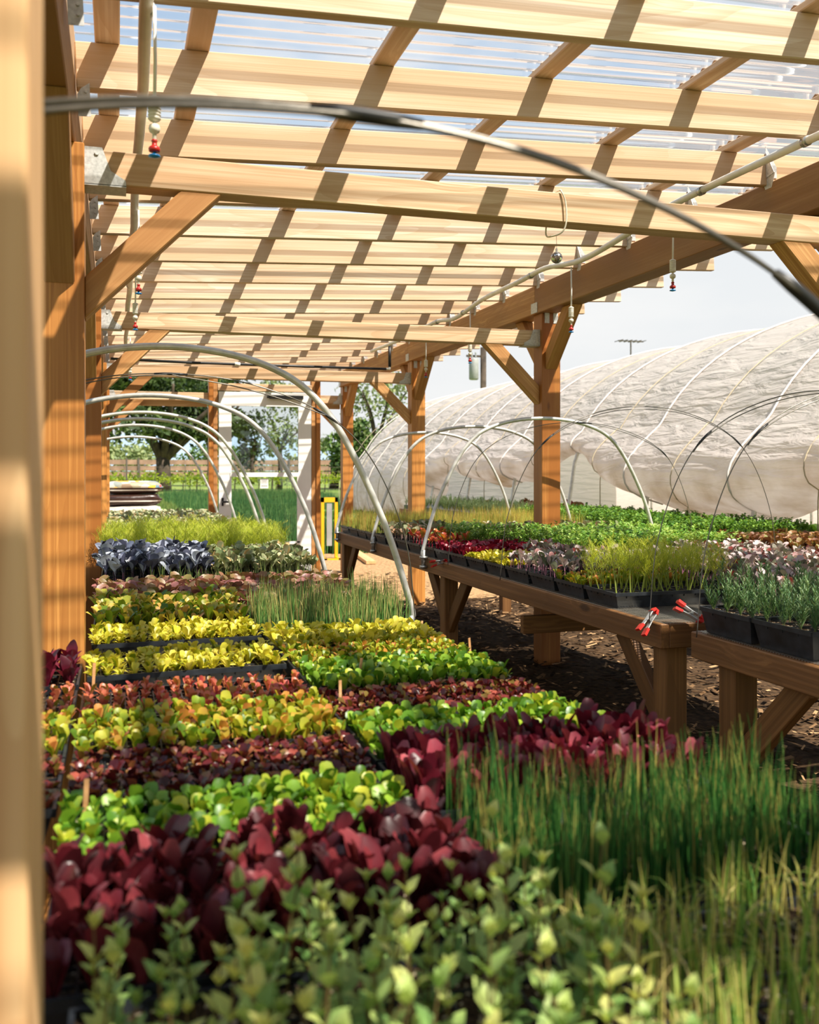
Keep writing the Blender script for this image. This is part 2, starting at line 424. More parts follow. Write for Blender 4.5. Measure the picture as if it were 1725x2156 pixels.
# ---------------------------------------------------------------- the pergola-like growing shed
LX, RX, PW = -0.095, 2.794, 0.14               # right face of the left posts, left face of the right posts, post width
Y1, BAY = 2.99, 3.048
shed = empty('growing_shed', (0, 0, 0), label='open timber growing shed with pale rafters under a clear corrugated roof', cat='shed')
zr = lambda x: ZC + 1.14 + 0.046 * x           # underside of the rafters
YEND = Y1 + 3 * BAY + PW
NB = range(-1, 4)
HB = ZC + 0.969                                # underside of the left header
BB = ZC + 1.081                                # underside of the right beam
lx, rx = LX - PW / 2, RX + PW / 2
def bolt_row(m, pts, r=0.005, ax=(0, -1, 0)):
    for p in pts: m.tube([p, Vector(p) + Vector(ax) * 0.004], r, 6)
for k in NB:
    y = Y1 + k * BAY
    timber('post', (lx, y + PW / 2, 0), (lx, y + PW / 2, HB), PW, PW, M['cedar'], shed)
    timber('post', (rx, y + PW / 2, 0), (rx, y + PW / 2, BB), PW, PW, M['cedar'], shed)
    yt = y + 0.035 + 0.0445
    tie = timber('tie_beam', (LX, yt, ZC + 0.911), (RX, yt, ZC + 0.911), 0.085, 0.102, M['tie'], shed)
    for sgn, xe in ((1, LX), (-1, RX)):        # joist hangers at both ends of the tie
        pf = [(xe, yt - 0.046, ZC + 0.856), (xe + sgn * 0.12, yt - 0.046, ZC + 0.856), (xe + sgn * 0.118, yt - 0.046, ZC + 0.874), (xe + sgn * 0.075, yt - 0.046, ZC + 0.90), (xe + sgn * 0.05, yt - 0.046, ZC + 0.968), (xe, yt - 0.046, ZC + 0.968)]
        m = MB(); n = len(pf)
        m.add(pf + [(a, b - 0.003, d) for a, b, d in pf], [tuple(range(n)), tuple(range(n, 2 * n))[::-1]] + [(i, (i + 1) % n, (i + 1) % n + n, i + n) for i in range(n)])
        m.box((min(xe, xe + sgn * 0.12), yt - 0.049, ZC + 0.853), (max(xe, xe + sgn * 0.12), yt + 0.049, ZC + 0.858))
        bolt_row(m, [(xe + sgn * 0.035, yt - 0.049, ZC + 0.95)], 0.007)
        m.build('hanger', M['plate'], tie)
    # knee braces under the tie, and along the post lines
    for sgn, xe in ((1, LX), (-1, RX)):
        timber('knee_brace', (xe - sgn * 0.0, yt, ZC + 0.516), (xe + sgn * 0.344, yt, ZC + 0.86), 0.08, 0.089, M['brace'], shed, cuts=(sgn * 1.0, -sgn * 1.0) if sgn > 0 else (1.0, -1.0))
    for sgn in (-1, 1):
        ys = y + (0 if sgn < 0 else PW)
        if k >= 0 or sgn > 0:
            timber('knee_brace', (lx, ys, ZC + 0.61), (lx, ys + sgn * 0.358, ZC + 0.968), 0.087, 0.089, M['brace'] if k else M['beam'], shed, cuts=(1.0, -1.0))
        if k < 3 or sgn < 0:
            timber('knee_brace', (rx, ys, ZC + 0.755), (rx, ys + sgn * 0.325, ZC + 1.08), 0.087, 0.089, M['brace'], shed, cuts=(1.0, -1.0))
    if k < 3:
        timber('header_beam', (lx, y + PW / 2 - (0.6 if k < 0 else 0), HB + 0.095), (lx, y + BAY + PW / 2 + (0.07 if k == 2 else 0), HB + 0.095), 0.087, 0.19, M['beam'], shed)
        timber('ledger', (-0.142, y + PW / 2 - (0.6 if k < 0 else 0), HB + 0.26), (-0.142, y + BAY + PW / 2 + (0.07 if k == 2 else 0), HB + 0.26), 0.038, 0.14, M['pine'], shed)
        timber('edge_beam', (RX + 0.045, y + PW / 2 - (0.6 if k < 0 else 0), BB + 0.0975), (RX + 0.045, y + BAY + PW / 2 + (0.07 if k == 2 else 0), BB + 0.0975), 0.14, 0.195, M['beam'] if k == 0 else M['brace'], shed)
        m = MB()                                # flat splice plates on post and beam
        for dy in (0.0, ):
            m.box((RX - 0.028, y + BAY + 0.01, BB - 0.05), (RX - 0.024, y + BAY + 0.13, BB + 0.05)) if False else m.box((RX - 0.0285, y + BAY + 0.02, BB + 0.005), (RX - 0.0255, y + BAY + 0.12, BB + 0.075))
        m.box((RX + 0.02, y + BAY - 0.003, BB - 0.07), (RX + 0.055, y + BAY, BB)); m.box((RX + 0.085, y + BAY - 0.003, BB - 0.07), (RX + 0.12, y + BAY, BB))
        m.build('splice_plate', M['plate'], shed)
YA = 3.008
RAFT = [YA + 0.61 * i for i in range(-8, 16)]
XE = 3.76
for y in RAFT:
    y += 0.019
    r = timber('rafter', (-0.121, y, zr(-0.121) + 0.07), (XE, y, zr(XE) + 0.07), 0.038, 0.14, M['pine'], shed)
    m = MB()                                    # face-mount hanger on the ledger
    za = zr(-0.12)
    pf = [(-0.121, y - 0.0195, za + 0.005), (-0.085, y - 0.0195, za + 0.005), (-0.085, y - 0.0195, za + 0.105), (-0.110, y - 0.0195, za + 0.088), (-0.121, y - 0.0195, za + 0.07)]
    n = 5
    m.add(pf + [(a, b - 0.002, d) for a, b, d in pf], [tuple(range(n)), tuple(range(n, 2 * n))[::-1]] + [(i, (i + 1) % n, (i + 1) % n + n, i + n) for i in range(n)])
    bolt_row(m, [(-0.097, y - 0.0215, za + 0.03 + 0.024 * q) for q in range(3)], 0.0045)
    m.build('rafter_hanger', M['plate'], r)
    m = MB()                                    # hurricane tie down onto the edge beam
    xb = RX - 0.026; zb = BB + 0.195
    m.add([(xb - 0.002, y - 0.075, zb - 0.01), (xb - 0.002, y + 0.02, zb - 0.005), (xb - 0.002, y - 0.03, zb - 0.12)], [(0, 1, 2)])
    m.add([(xb - 0.004, y - 0.021, zb - 0.02), (xb - 0.004, y - 0.021, zb + 0.12), (xb + 0.05, y - 0.021, zb + 0.03), (xb + 0.05, y - 0.021, zb - 0.02)], [(0, 1, 2, 3)])
    m.add([(xb - 0.003, y - 0.021, zb + 0.10), (xb - 0.003, y - 0.075, zb - 0.01), (xb - 0.003, y - 0.021, zb - 0.02)], [(0, 1, 2)])
    o = m.build('hurricane_tie', M['plate'], r)
    so = o.modifiers.new('thick', 'SOLIDIFY'); so.thickness = 0.002
PX = [-0.03 + 0.0, 0.235, 0.83, 1.40, 1.99, 2.58, 3.17, 3.72]
PITCH, AMP = 0.0676, 0.0085
Y0R, Y1R = RAFT[0] - 0.3, RAFT[-1] + 0.35
for x in PX:
    zt = zr(x) + 0.14
    timber('purlin', (x, Y0R, zt + 0.0125), (x, Y1R, zt + 0.0125), 0.072, 0.025, M['pine'], shed)
    ny = int((Y1R - Y0R) / (PITCH / 8)); vs, fs = [], []   # wavy closure strip nailed along the purlin
    for j in range(ny + 1):
        y = Y0R + (Y1R - Y0R) * j / ny; h = zt + 0.036 + AMP * math.sin(2 * PI * y / PITCH)
        vs += [(x - 0.018, y, zt + 0.025), (x - 0.018, y, h), (x + 0.018, y, h), (x + 0.018, y, zt + 0.025)]
    fs = [(j * 4 + k, (j + 1) * 4 + k, (j + 1) * 4 + k + 1, j * 4 + k + 1) for j in range(ny) for k in range(3)]
    MB().add(vs, fs).build('closure_strip', M['beam'], shed)
y = Y0R
while y < Y1R - 0.1:                            # the corrugated sheets, each overlapping the next
    w = PITCH * 10; vs, fs = [], []; nj = 10 * 10 + 10
    for j in range(nj + 1):
        yy = y + PITCH * j / 10; q = AMP * math.sin(2 * PI * yy / PITCH)
        for x in (-0.30, 1.0, 2.4, 3.86): vs.append((x, yy, zr(x) + 0.14 + 0.0375 + q + (0.0015 if j > nj - 11 else 0.0)))
    fs = [(j * 4 + k, j * 4 + k + 1, (j + 1) * 4 + k + 1, (j + 1) * 4 + k) for j in range(nj) for k in range(3)]
    MB().add(vs, fs).build('roof_panel', M['roof'], shed, smooth=True)
    y += w
# near stud close to the viewer, end-wall studs and rails
timber('stud', (-0.127, 0.75, 0), (-0.127, 0.75, HB), 0.14, 0.14, M['weathered'], shed)
for xa in (1.108, 1.164, 2.406, 2.462):
    timber('stud', (xa, 12.14 + (0.02 if xa in (1.164, 2.406) else 0), 0), (xa, 12.14 + (0.02 if xa in (1.164, 2.406) else 0), zr(xa)), 0.055, 0.11, M['cedar'] if xa in (1.108, 2.462) else M['brace'], shed)
timber('door_header', (1.19, 12.14, 2.385), (2.38, 12.14, 2.385), 0.09, 0.09, M['tie'], shed)
timber('rail', (LX, 12.32, 2.19), (1.08, 12.32, 2.19), 0.05, 0.09, M['tie'], shed)
timber('rail', (2.5, 12.32, 2.19), (RX, 12.32, 2.19), 0.05, 0.09, M['tie'], shed)

# ---------------------------------------------------------------- the white glazed door in the end wall
door = empty('door_1', (1.78, 12.12, 0), label='white glazed storm door closing the far end of the shed', kind='structure')
D0, D1, DB, DT = 1.205, 2.37, 0.02, 2.325
def bxp(name, lo, hi, mat, parent): return MB().box(lo, hi).build(name, mat, parent)
fr = MB(); ya, yb = 12.09, 12.135
fr.box((D0, ya, DB), (D0 + 0.155, yb, DT)); fr.box((D1 - 0.165, ya, DB), (D1, yb, DT))
fr.box((D0 + 0.155, ya, DT - 0.175), (D1 - 0.165, yb, DT)); fr.box((D0 + 0.155, ya, DB), (D1 - 0.165, yb, 0.42))
dl = fr.build('door_leaf', M['white'], door)
bd = MB()
for (x0, x1, z0, z1) in ((D0 + 0.14, D1 - 0.15, 1.26, 1.315), (D1 - 0.185, D1 - 0.15, 0.42, 1.26), (D0 + 0.14, D1 - 0.15, 0.405, 0.44)):
    bd.box((x0, ya - 0.012, z0), (x1, ya + 0.0, z1))
bd.build('glazing_bead', M['white'], door)
bxp('upper_pane', (D0 + 0.15, 12.108, 1.31), (D1 - 0.16, 12.114, DT - 0.17), M['glass'], door)
bxp('lower_pane', (D0 + 0.15, 12.108, 0.42), (D1 - 0.16, 12.114, 1.28), M['glass'], door)
h = MB().box((1.238, ya - 0.012, 0.90), (1.262, ya, 1.0)).tube([(1.25, ya - 0.01, 0.95), (1.25, ya - 0.05, 0.95), (1.35, ya - 0.055, 0.95)], 0.012, 8).build('handle', M['black'], door)
MB().box((1.83, ya - 0.05, 2.245), (2.26, ya, 2.29)).tube([(1.80, ya - 0.02, 2.268), (1.84, ya - 0.02, 2.268)], 0.012).build('door_closer', M['black'], door)
kh = MB()
for q in range(3): kh.tube([(1.27, ya - 0.002, 1.10 + 0.03 * q), (1.27, ya, 1.10 + 0.03 * q)], 0.008, 8)
kh.build('lock_plate', M['grey'], door)
sg = MB().box((1.72, 12.100, 1.115), (1.822, 12.104, 1.238)).build('door_notice', M['paper'])
tag(sg, 'small white paper notice with printed lines stuck on the door glass', 'notice')
tx = MB()
for q, (wd, hh) in enumerate(((0.07, 0.006), (0.05, 0.004), (0.075, 0.004), (0.06, 0.004), (0.08, 0.012))):
    tx.box((1.771 - wd / 2, 12.099, 1.215 - q * 0.019), (1.771 + wd / 2, 12.1, 1.215 - q * 0.019 + hh))
tx.build('print', M['grey'], sg)

# ---------------------------------------------------------------- benches
def bench(name, x0, x1, y0, y1, ztop, legs, label, gaps=(), mat='bench', brace=True, endpieces=None, side='both'):
    b = empty(name, ((x0 + x1) / 2, (y0 + y1) / 2, 0), label=label, cat='bench')
    zc = ztop - 0.045
    timber('side_rail', (x0 + 0.019, y0, zc), (x0 + 0.019, y1, zc), 0.038, 0.09, M[mat], b)
    timber('side_rail', (x1 - 0.019, y0, zc), (x1 - 0.019, y1, zc), 0.038, 0.09, M[mat], b)
    xs = []; a = x0 + 0.038
    for g0, g1 in list(gaps) + [(x1 - 0.038, x1)]:
        xs.append((a, g0)); a = g1
    for p, q in xs:
        for yy in (y0 + 0.045, y1 - 0.045): timber('end_rail', (p, yy, zc), (q, yy, zc), 0.09 if yy < y0 + 0.1 else 0.038, 0.09, M[mat], b)
        MB().box((p - 0.02, y0 + 0.005, ztop), (q + 0.02, y1 - 0.005, ztop + 0.002)).build('wire_mesh_top', M['cloth'], b)
    yy = y0 + 0.6
    while yy < y1 - 0.3:
        for p, q in xs: timber('cross_slat', (p, yy, zc), (q, yy, zc), 0.038, 0.088, M[mat], b)
        yy += 0.6
    for (yl, bs) in legs:
        for xl, sg in ((x0 + 0.038 + 0.045, 1), (x1 - 0.038 - 0.045, -1)):
            timber('leg', (xl, yl, 0), (xl, yl, ztop - 0.001), 0.089, 0.089, M[mat], b)
            for d in bs:
                timber('leg_brace', (xl, yl + d * 0.02, 0.38), (xl, yl + d * 0.34, ztop - 0.085), 0.038, 0.089, M[mat], b)
    return b
ZL, ZR_ = 0.74, 0.79
bench('greenhouse_bench', -0.69, 1.05, 0.42, 11.5, ZL, [(0.7, (1,)), (2.2, (-1, 1)), (4.3, (-1, 1)), (5.6, (-1, 1)), (7.4, (-1, 1)), (9.4, (-1, 1)), (11.3, (-1,))],
      'long timber bench of packed trays running along the left posts to the door', gaps=[(-0.25, -0.045)])
bench('greenhouse_bench', 1.88, 3.56, 3.05, 8.43, ZR_, [(3.12, (1,)), (5.60, (-1, 1)), (8.33, (-1,))],
      'brown timber bench across the aisle with a red clamp on its near corner', gaps=[(2.775, 2.945)])
bench('greenhouse_bench', 1.90, 3.56, 0.9, 2.89, ZR_, [(2.74, (-1,)), (1.1, (1,))],
      'brown timber bench at right edge of the photo carrying the rosemary trays', gaps=[(2.775, 2.945)])
bench('greenhouse_bench', 4.25, 5.35, 4.6, 14.5, 0.74, [(4.8, (1,)), (8.0, (-1, 1)), (11.0, (-1, 1)), (14.3, (-1,))],
      'far timber bench of leafy greens in front of the white tunnel')
st = timber('timber_offcut', (1.97, 4.5, 0.56), (2.75, 4.5, 0.56), 0.04, 0.09, M['bench']); st.name = 'stretcher'
st.parent = [o for o in COL.objects if o.name == 'greenhouse_bench.001'][0]
st.location = Vector(st.location) - wloc(st.parent)

# ---------------------------------------------------------------- plants: leaf writers
class PL:
    def __init__(s): s.v, s.f, s.t = [], [], []
    def leaf(s, base, az, ln, w, l0, l1, prof, tint, seg=4, cup=0.25, twist=0.0):
        p = np.array(base, float); ca, sa = math.cos(az), math.sin(az); b = len(s.v)
        Q = [math.sin(i / seg * PI / 2) ** 0.9 if seg > 2 else i / seg for i in range(seg + 1)]
        for i in range(seg + 1):
            q = Q[i]; an = l0 + (l1 - l0) * q
            d = np.array((ca * math.sin(an), sa * math.sin(an), math.cos(an)))
            nrm = np.array((-ca * math.cos(an), -sa * math.cos(an), math.sin(an)))
            sd = np.array((-sa, ca, 0.0))
            if twist: sd = sd * math.cos(twist) + nrm * math.sin(twist)
            hw = w / 2 * float(np.interp(q, prof[0], prof[1]))
            s.v += [p - sd * hw + nrm * hw * cup, p.copy(), p + sd * hw + nrm * hw * cup]; s.t += [tint] * 3
            p = p + d * ln * ((Q[i + 1] if i < seg else 1.0) - q)
        for i in range(seg):
            for k in range(2):
                a = b + i * 3 + k; s.f.append((a, a + 1, a + 4, a + 3))
        return p
    def stem(s, p0, p1, r0, r1, tint=0.03, n=4, bend=None):
        pts = [np.array(p0, float), np.array(p1, float)]
        if bend is not None: pts.insert(1, (pts[0] + pts[1]) / 2 + np.array(bend))
        b = len(s.v); m = len(pts)
        for i, p in enumerate(pts):
            r = r0 + (r1 - r0) * i / (m - 1)
            for k in range(n): s.v.append(p + np.array((r * math.cos(2 * PI * k / n), r * math.sin(2 * PI * k / n), 0))); s.t.append(tint)
        for i in range(m - 1):
            for k in range(n): s.f.append((b + i * n + k, b + i * n + (k + 1) % n, b + (i + 1) * n + (k + 1) % n, b + (i + 1) * n + k))
    def blade(s, base, az, ln, w, l0, l1, tint, seg=5, tip=None):
        p = np.array(base, float); ca, sa = math.cos(az), math.sin(az); b = len(s.v); sd = np.array((-sa, ca, 0.0)); fw = np.array((ca, sa, 0.0))
        for i in range(seg + 1):
            q = i / seg; an = l0 + (l1 - l0) * q * q
            d = fw * math.sin(an) + np.array((0, 0, math.cos(an)))
            r = w / 2 * (1 - 0.85 * q ** 2)
            s.v += [p - sd * r - fw * r * 0.5, p + sd * r - fw * r * 0.5, p + fw * r]; s.t += [tint if tip is None else tint + (tip - tint) * q ** 2] * 3
            p = p + d * (ln / seg)
        for i in range(seg):
            for k in range(3):
                a, e = b + i * 3 + k, b + i * 3 + (k + 1) % 3; s.f.append((a, e, e + 3, a + 3))
    def arrays(s): return np.array(s.v, dtype=np.float32), s.f, np.array(s.t, dtype=np.float32)

OBOV = ([0, 0.12, 0.35, 0.6, 0.78, 0.92, 1], [0.14, 0.16, 0.4, 0.88, 1.0, 0.82, 0.32])
SPAT = ([0, 0.15, 0.42, 0.68, 0.88, 1], [0.2, 0.34, 0.8, 1.0, 0.84, 0.3])
OVAT = ([0, 0.1, 0.3, 0.5, 0.75, 1], [0.1, 0.5, 1.0, 0.95, 0.55, 0.05])
LANC = ([0, 0.15, 0.4, 0.65, 0.88, 1], [0.15, 0.4, 0.85, 1.0, 0.7, 0.1])
NEED = ([0, 1], [1.0, 0.35])
ROUN = ([0, 0.36, 0.44, 0.6, 0.8, 0.93, 1], [0.06, 0.06, 0.5, 1.0, 0.98, 0.7, 0.28])
U = lambda r, a, b: r.uniform(a, b)

def g_lettuce(r, h=0.06, n=(6, 9), wr=0.48, lean=(0.25, 0.75), prof=OBOV, seg=4, tints=(0.15, 1.0), cup=0.3):
    p = PL(); k = r.randint(*n); a0 = U(r, 0, 6.28)
    for i in range(k):
        q = i / k; ln = h * U(r, 0.75, 1.15) * (1.0 if q < 0.75 else 0.7)
        l0 = U(r, *lean) * (1 - 0.5 * q); t = U(r, *tints)
        p.leaf((U(r, -.004, .004), U(r, -.004, .004), 0), a0 + i * 2.4 + U(r, -.3, .3), ln, ln * wr * U(r, .85, 1.15), l0 * 0.6, l0 * 1.7 + 0.1, prof, t, seg, cup, U(r, -.25, .25))
    return p
def g_chive(r, h=0.17, n=(8, 12), w=0.0032, spread=0.012, droop=0.0, tip=0.9, seg=5, dry=0.15):
    p = PL()
    for i in range(r.randint(*n)):
        t = U(r, 0.15, 0.6) if r.random() > dry else U(r, .75, 1.0)
        dr = U(r, 0, .35) if r.random() > droop else U(r, 1.4, 2.9)
        p.blade((U(r, -1, 1) * spread, U(r, -1, 1) * spread, 0), U(r, 0, 6.28), h * U(r, .62, 1.1), w * U(r, .7, 1.3), U(r, 0, .14), dr, t, seg, tip if r.random() < .35 else None)
    return p
def g_oregano(r, h=0.17, stems=(2, 4)):
    p = PL()
    for i in range(r.randint(*stems)):
        x, y = U(r, -.022, .022), U(r, -.022, .022); hh = h * U(r, .6, 1.15); lx_, ly_ = U(r, -.03, .03), U(r, -.03, .03)
        p.stem((x, y, 0), (x + lx_, y + ly_, hh), 0.0016, 0.0009, 0.03, 5)
        m = max(4, int(hh / 0.024)); a = U(r, 0, 3.1); tb = U(r, .15, .8)
        for k in range(1, m + 1):
            q = k / m; b = (x + lx_ * q, y + ly_ * q, hh * q); ln = 0.031 * (1.05 - 0.45 * q) * U(r, .85, 1.15)
            for e in (0, PI):
                p.leaf(b, a + e + U(r, -.2, .2), ln, ln * .68, U(r, .75, 1.15) * (1 - .45 * q), U(r, 1.3, 1.75) * (1 - .35 * q), OVAT, min(1, tb + U(r, -.1, .25) + .15 * q), 4, .25)
                if q > .35 and r.random() < .6:
                    p.leaf(b, a + e + .8, ln * .5, ln * .35, .5, 1.0, OVAT, min(1, tb + .25), 2, .25)
            a += PI / 2 + U(r, -.2, .2)
        for e in range(4): p.leaf((x + lx_, y + ly_, hh), a + e * PI / 2, 0.014, 0.008, .2, .7, OVAT, min(1, tb + .3), 2, .3)
    return p
def g_fennel(r, h=0.2, n=(3, 5), dens=11):
    p = PL()
    for i in range(r.randint(*n)):
        az = U(r, 0, 6.28); ln = U(r, .75, 1.1) * h; le = U(r, .05, .38)
        tip = np.array((math.cos(az) * math.sin(le), math.sin(az) * math.sin(le), math.cos(le))) * ln; b0 = np.array((U(r, -.004, .004), U(r, -.004, .004), 0))
        p.stem(b0, tip + b0, 0.0032, 0.0007, 0.05, 5)
        for k in range(dens):
            q = .45 + .55 * k / dens; base = b0 + tip * q; bl = h * .40 * (1.3 - q) + .012
            a2 = az + k * 2.2 + U(r, -.5, .5); t = U(r, .2, 1.0)
            e2 = U(r, .5, 1.15); d = np.array((math.cos(a2) * math.sin(e2), math.sin(a2) * math.sin(e2), math.cos(e2)))
            for z in range(6):
                bb = base + d * bl * z / 6
                for w_ in (-1, 1): p.leaf(bb, a2 + w_ * U(r, .5, 1.4), bl * U(r, .26, .48), .0017, U(r, .4, 1.3), U(r, .8, 1.7), NEED, t, 1, 0)
    return p
def g_cabbage(r, h=0.13, n=(4, 6), seg=6, tints=(.15, 1), round_=.75):
    p = PL(); a0 = U(r, 0, 6.28); st = h * U(r, .35, .5)
    p.stem((0, 0, 0), (0, 0, st), .0022, .0018, .03, 5)
    for i in range(r.randint(*n)):
        ln = h * U(r, .42, .66); l0 = U(r, .1, .75)
        p.leaf((0, 0, st * U(r, .6, 1)), a0 + 2.4 * i + U(r, -.4, .4), ln, ln * .66 * round_ * U(r, .9, 1.2), l0 * .7, l0 * 1.5 + U(r, -.1, .5), ROUN, U(r, *tints), seg, .3, U(r, -.5, .5))
    return p
def g_parsley(r, h=0.12, n=(5, 8)):
    p = PL()
    for i in range(r.randint(*n)):
        az = U(r, 0, 6.28); le = U(r, .1, .65); ln = h * U(r, .65, 1.1)
        tip = np.array((math.cos(az) * math.sin(le), math.sin(az) * math.sin(le), math.cos(le))) * ln
        p.stem((0, 0, 0), tip, .001, .0007, .05, 3); t = U(r, .15, 1)
        for q, bl in ((1.0, 1.0), (.92, .8), (.92, .8), (.78, .7), (.78, .7)):
            for e in range(2): p.leaf(tip * q, az + U(r, -2.2, 2.2), .024 * bl, .017 * bl, U(r, .7, 1.2), U(r, 1.0, 1.6), OVAT, min(1, t + U(r, -.15, .15)), 2, .3)
    return p
def g_rosemary(r, h=0.14, n=(4, 7)):
    p = PL()
    for i in range(r.randint(*n)):
        az = U(r, 0, 6.28); le = U(r, 0, .4); ln = h * U(r, .4, 1.1)
        tip = np.array((math.cos(az) * math.sin(le), math.sin(az) * math.sin(le), math.cos(le))) * ln
        p.stem((0, 0, 0), tip, .0014, .0009, .03, 4)
        for k in range(int(ln / .0035)):
            q = .1 + .9 * k / (ln / .0035); L_ = .028 * (1.1 - .5 * q)
            p.leaf(tip * q, k * 2.4 + U(r, -.3, .3), L_, .0036, U(r, .45, .9), U(r, .5, .9), NEED, U(r, .15, 1), 1, .3)
    return p
def g_bigleaf(r, h=.28):
    p = PL(); a0 = U(r, 0, 6)
    for i in range(r.randint(6, 9)):
        ln = h * U(r, .8, 1.3); l0 = U(r, .2, .8)
        p.leaf((0, 0, 0), a0 + 2.4 * i, ln, ln * .5, l0 * .7, l0 * 1.6 + .3, ROUN, U(r, .15, 1), 4, .3, U(r, -.3, .3))
    return p

def pm(o, arr):
    a = o.attributes.new('tint', 'FLOAT', 'POINT'); a.data.foreach_set('value', arr)
def mesh_of(name, V, F, T, mat):
    me = bpy.data.meshes.new(name); me.from_pydata(V.tolist(), [], F); me.update()
    me.polygons.foreach_set('use_smooth', [True] * len(me.polygons)); me.materials.append(mat); pm(me, T); return me
def joined(name, variants, places, mat, seed=1):
    """many copies of the variants in ONE mesh; places: (x, y, z, scale, rot)"""
    rng = np.random.default_rng(seed); n = len(places); ch = rng.integers(0, len(variants), n); P = np.array(places, dtype=np.float32)
    VV, TT, loops, starts, tot, base, lb = [], [], [], [], [], 0, 0
    for k, (V, F, T) in enumerate(variants):
        idx = np.where(ch == k)[0]
        if not len(idx): continue
        q = P[idx]; cs, sn = np.cos(q[:, 4])[:, None], np.sin(q[:, 4])[:, None]; s = q[:, 3][:, None]
        X = (V[None, :, 0] * cs - V[None, :, 1] * sn) * s + q[:, 0][:, None]
        Y = (V[None, :, 0] * sn + V[None, :, 1] * cs) * s + q[:, 1][:, None]
        Z = V[None, :, 2] * s + q[:, 2][:, None]
        VV.append(np.stack([X, Y, Z], -1).reshape(-1, 3))
        jit = rng.uniform(-.11, .11, (len(idx), 1)); tt = np.where(T[None] > .1, np.clip(T[None] + jit, .12, 1), T[None]); TT.append(tt.reshape(-1))
        fl = np.array([i for f in F for i in f], dtype=np.int32); ft = np.array([len(f) for f in F], dtype=np.int32)
        loops.append((fl[None] + (base + np.arange(len(idx)) * len(V))[:, None]).reshape(-1)); tot.append(np.tile(ft, len(idx)))
        base += len(idx) * len(V)
    VV = np.concatenate(VV); TT = np.concatenate(TT).astype(np.float32); loops = np.concatenate(loops).astype(np.int32); tot = np.concatenate(tot)
    me = bpy.data.meshes.new(name); me.vertices.add(len(VV)); me.vertices.foreach_set('co', VV.astype(np.float32).reshape(-1))
    me.loops.add(len(loops)); me.loops.foreach_set('vertex_index', loops)
    me.polygons.add(len(tot)); me.polygons.foreach_set('loop_start', np.concatenate([[0], np.cumsum(tot)[:-1]]).astype(np.int32))
    me.update(calc_edges=True); me.polygons.foreach_set('use_smooth', [True] * len(tot)); me.materials.append(mat); pm(me, TT)
    o = bpy.data.objects.new(name, me); COL.objects.link(o); return o

